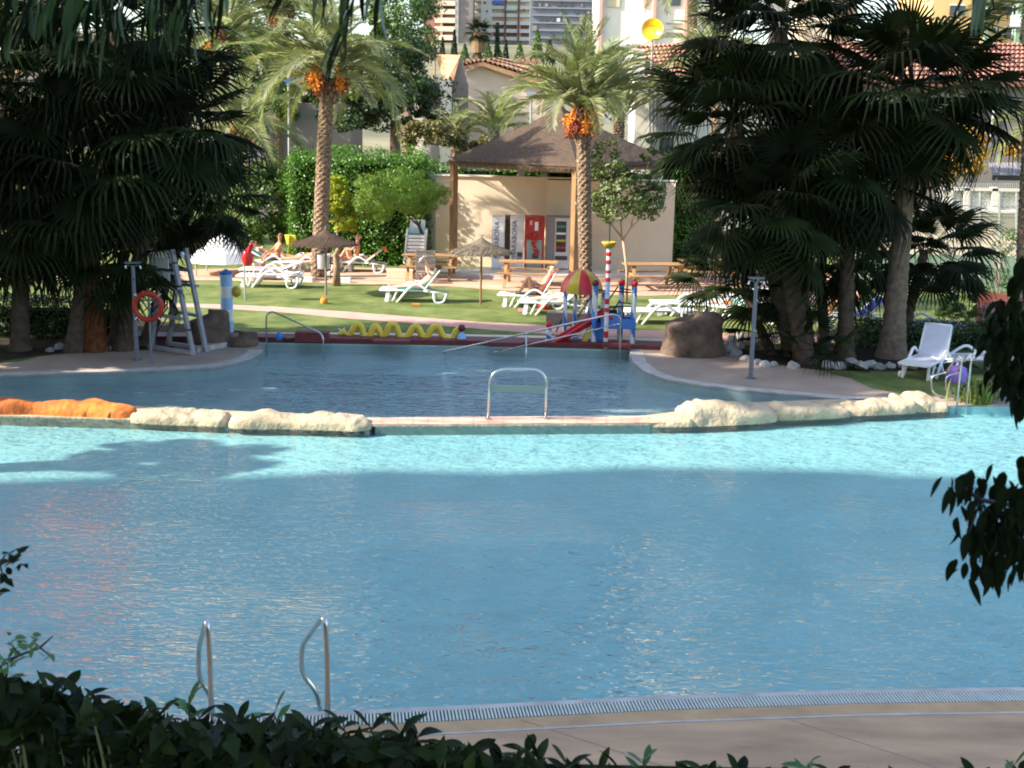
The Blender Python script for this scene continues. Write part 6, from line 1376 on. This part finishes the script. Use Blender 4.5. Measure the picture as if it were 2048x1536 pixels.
# hanging leafy branches at right, left twigs, top leaves
hl = [mkmesh(leaf_mesh(.075, .030, c, 1), G['leafs'], True) for c in (0, .25, .5)]
def branch_thing(name, label, pts, Yd, clusters, mset, sc, droop=True, cat='branch', nper=9, spread=22, wd=.006):
    b = Q(pts[0][0], pts[0][1], Yd); t = thing(name, label, cat, b); rg = random.Random(int(pts[0][0] + pts[0][1])); mb = MB().tube([Q(x, y, Yd) - b for x, y in pts], [wd] * (len(pts) - 1) + [wd * .4], 6); obj('stem', mb, G['black'], t)
    c = 0
    for (x, y, r, n) in clusters:
        q0 = min(pts, key=lambda p: (p[0] - x) ** 2 + (p[1] - y) ** 2); obj('twig', MB().tube([Q(q0[0], q0[1], Yd) - b, Q(x, y, Yd) - b], .0025, 4, False), G['black'], t)
        for k in range(n):
            p = Q(x + rg.gauss(0, r), y + rg.gauss(0, r), Yd + rg.uniform(-.12, .12)) - b; el = rg.uniform(-1.5, -.8) if droop else rg.uniform(-.6, 1.0)
            link('leaf', rg.choice(mset), t, p, (rg.uniform(-.6, .6), -el, rg.uniform(0, 2 * PI)), scale=sc * rg.uniform(.75, 1.2)); c += 1
    return t
branch_thing('hanging_branch', 'black silhouetted leafy branch hanging in from the right over the pool', [(2110, 900), (2060, 960), (2020, 1010), (1960, 1000), (1910, 960)], 2.75,
  [(1955, 985, 22, 12), (1920, 965, 14, 6), (1985, 1030, 26, 18), (2020, 990, 24, 18), (2040, 1040, 24, 22), (1975, 1075, 22, 14), (1940, 1065, 18, 10), (2010, 1090, 22, 16), (2040, 1110, 16, 12), (1960, 1125, 22, 9), (1995, 1140, 14, 6), (1945, 940, 12, 4), (2046, 930, 10, 5), (2030, 1060, 26, 20), (2046, 1000, 20, 16)], hl, .76)
branch_thing('hanging_branch', 'dense dark leafy branch hanging at the right edge in front of the tan trunk', [(2120, 480), (2070, 560), (2030, 640), (2010, 700), (2020, 760)], 3.4,
  [(2035, 560, 12, 8), (2020, 610, 20, 16), (2005, 650, 20, 22), (2030, 680, 22, 26), (2000, 700, 18, 22), (2035, 730, 18, 22), (2010, 745, 18, 18), (2040, 650, 18, 20), (2040, 780, 12, 10), (2045, 810, 8, 6), (1988, 680, 10, 10), (2042, 520, 8, 5)], hl, .85)
branch_thing('twig', 'small dark twig entering at the left edge over the pool', [(-40, 1160), (0, 1130), (40, 1105)], 3.0, [(10, 1110, 12, 9), (25, 1125, 12, 7), (5, 1150, 10, 7), (40, 1112, 8, 4), (2, 1185, 7, 4)], [mkmesh(leaf_mesh(.028, .016, .2, 1), G['leafs'], True)], 1.1, False, 'twig', wd=.004)
branch_thing('twig', 'thin green twig at lower left just above the hedge', [(-20, 1345), (40, 1310), (80, 1295), (106, 1272)], 3.3, [(25, 1292, 9, 8), (65, 1282, 9, 9), (72, 1300, 7, 5), (98, 1310, 4, 3), (10, 1320, 9, 6), (35, 1312, 7, 5)], [mkmesh(leaf_mesh(.026, .016, .2, 1), G['leafm'], True)], 1.1, False, 'twig', wd=.004)
# long strap leaves hanging from the top
def strap_mesh(l=.30, w_=.03): 
    mb = MB(); n = 7; vs = []
    for i in range(n + 1): t_ = i / n; ww = w_ * .5 * math.sin(PI * min(1, t_ * .93 + .05)) ** .7; x = l * t_; z = -.25 * l * t_ * t_; vs += [(x, -ww, z), (x, 0, z - ww * .4), (x, ww, z)]
    return mb.add(vs, [(i * 3 + k, i * 3 + k + 1, i * 3 + k + 4, i * 3 + k + 3) for i in range(n) for k in range(2)])
st_ = [mkmesh(strap_mesh(.24, .026), G['leafs'], True), mkmesh(strap_mesh(.19, .032), G['leafs'], True), mkmesh(strap_mesh(.2, .048), mat('leaf_dark_green', (.035, .07, .02), .4, var=.3, vs=5, trans=.2, island=.3), True)]
def hanging(label, clusters, Yd, sc, aim=0.0):
    b = Q(clusters[0][0], clusters[0][1], Yd); t = thing('hanging_foliage', label, 'leaves', b); rg = random.Random(len(clusters) + int(clusters[0][0])); mb = MB(); pts = [Q(x, min(y, -40) - 30, Yd) - b for x, y, r, n, e in clusters]
    mb.tube([pts[0] + Vector((-.3, 0, .2))] + pts + [pts[-1] + Vector((.3, 0, .2))], .006, 5); obj('stem', mb, G['black'], t)
    for (x, y, r, n, e) in clusters:
        for k in range(n):
            p = Q(x + rg.gauss(0, r), y + rg.gauss(0, r * .8), Yd + rg.uniform(-.2, .2)) - b; az = (PI if e < 0 else 0) + rg.uniform(-.5, .5)
            link('leaf', rg.choice(st_), t, p, (rg.uniform(-.5, .5), abs(e) + rg.uniform(-.25, .25), az), scale=sc * rg.uniform(.7, 1.2))
hanging('black strap shaped leaves hanging down across the top left corner', [(20, 20, 30, 14, -1.05), (80, 0, 36, 20, -1.1), (140, 20, 36, 20, -1.1), (60, -50, 30, 14, -1.1), (200, 0, 36, 22, -1.15), (260, 20, 36, 20, -1.2), (320, -10, 36, 20, -1.25), (370, 10, 30, 16, -1.3), (410, -20, 26, 12, -1.4), (440, -50, 20, 8, 1.4), (180, 60, 36, 5, -1.1), (300, 60, 36, 5, -1.2)], 3.3, .52)
hanging('big dark pointed leaves hanging from the top edge left of centre', [(700, -60, 16, 5, -1.15), (725, -45, 14, 5, -1.1), (655, -70, 12, 3, -1.3), (765, -45, 8, 3, -1.35), (705, 20, 10, 3, -1.0), (690, 60, 8, 3, -1.1), (620, -90, 10, 3, -.8)], 2.9, .62)
hanging('dark narrow leaf tips hanging from the top edge near the right palms', [(1960, -50, 12, 4, -1.1), (1990, -60, 10, 3, -1.2), (1440, -60, 10, 3, -1.4)], 3.0, .6)
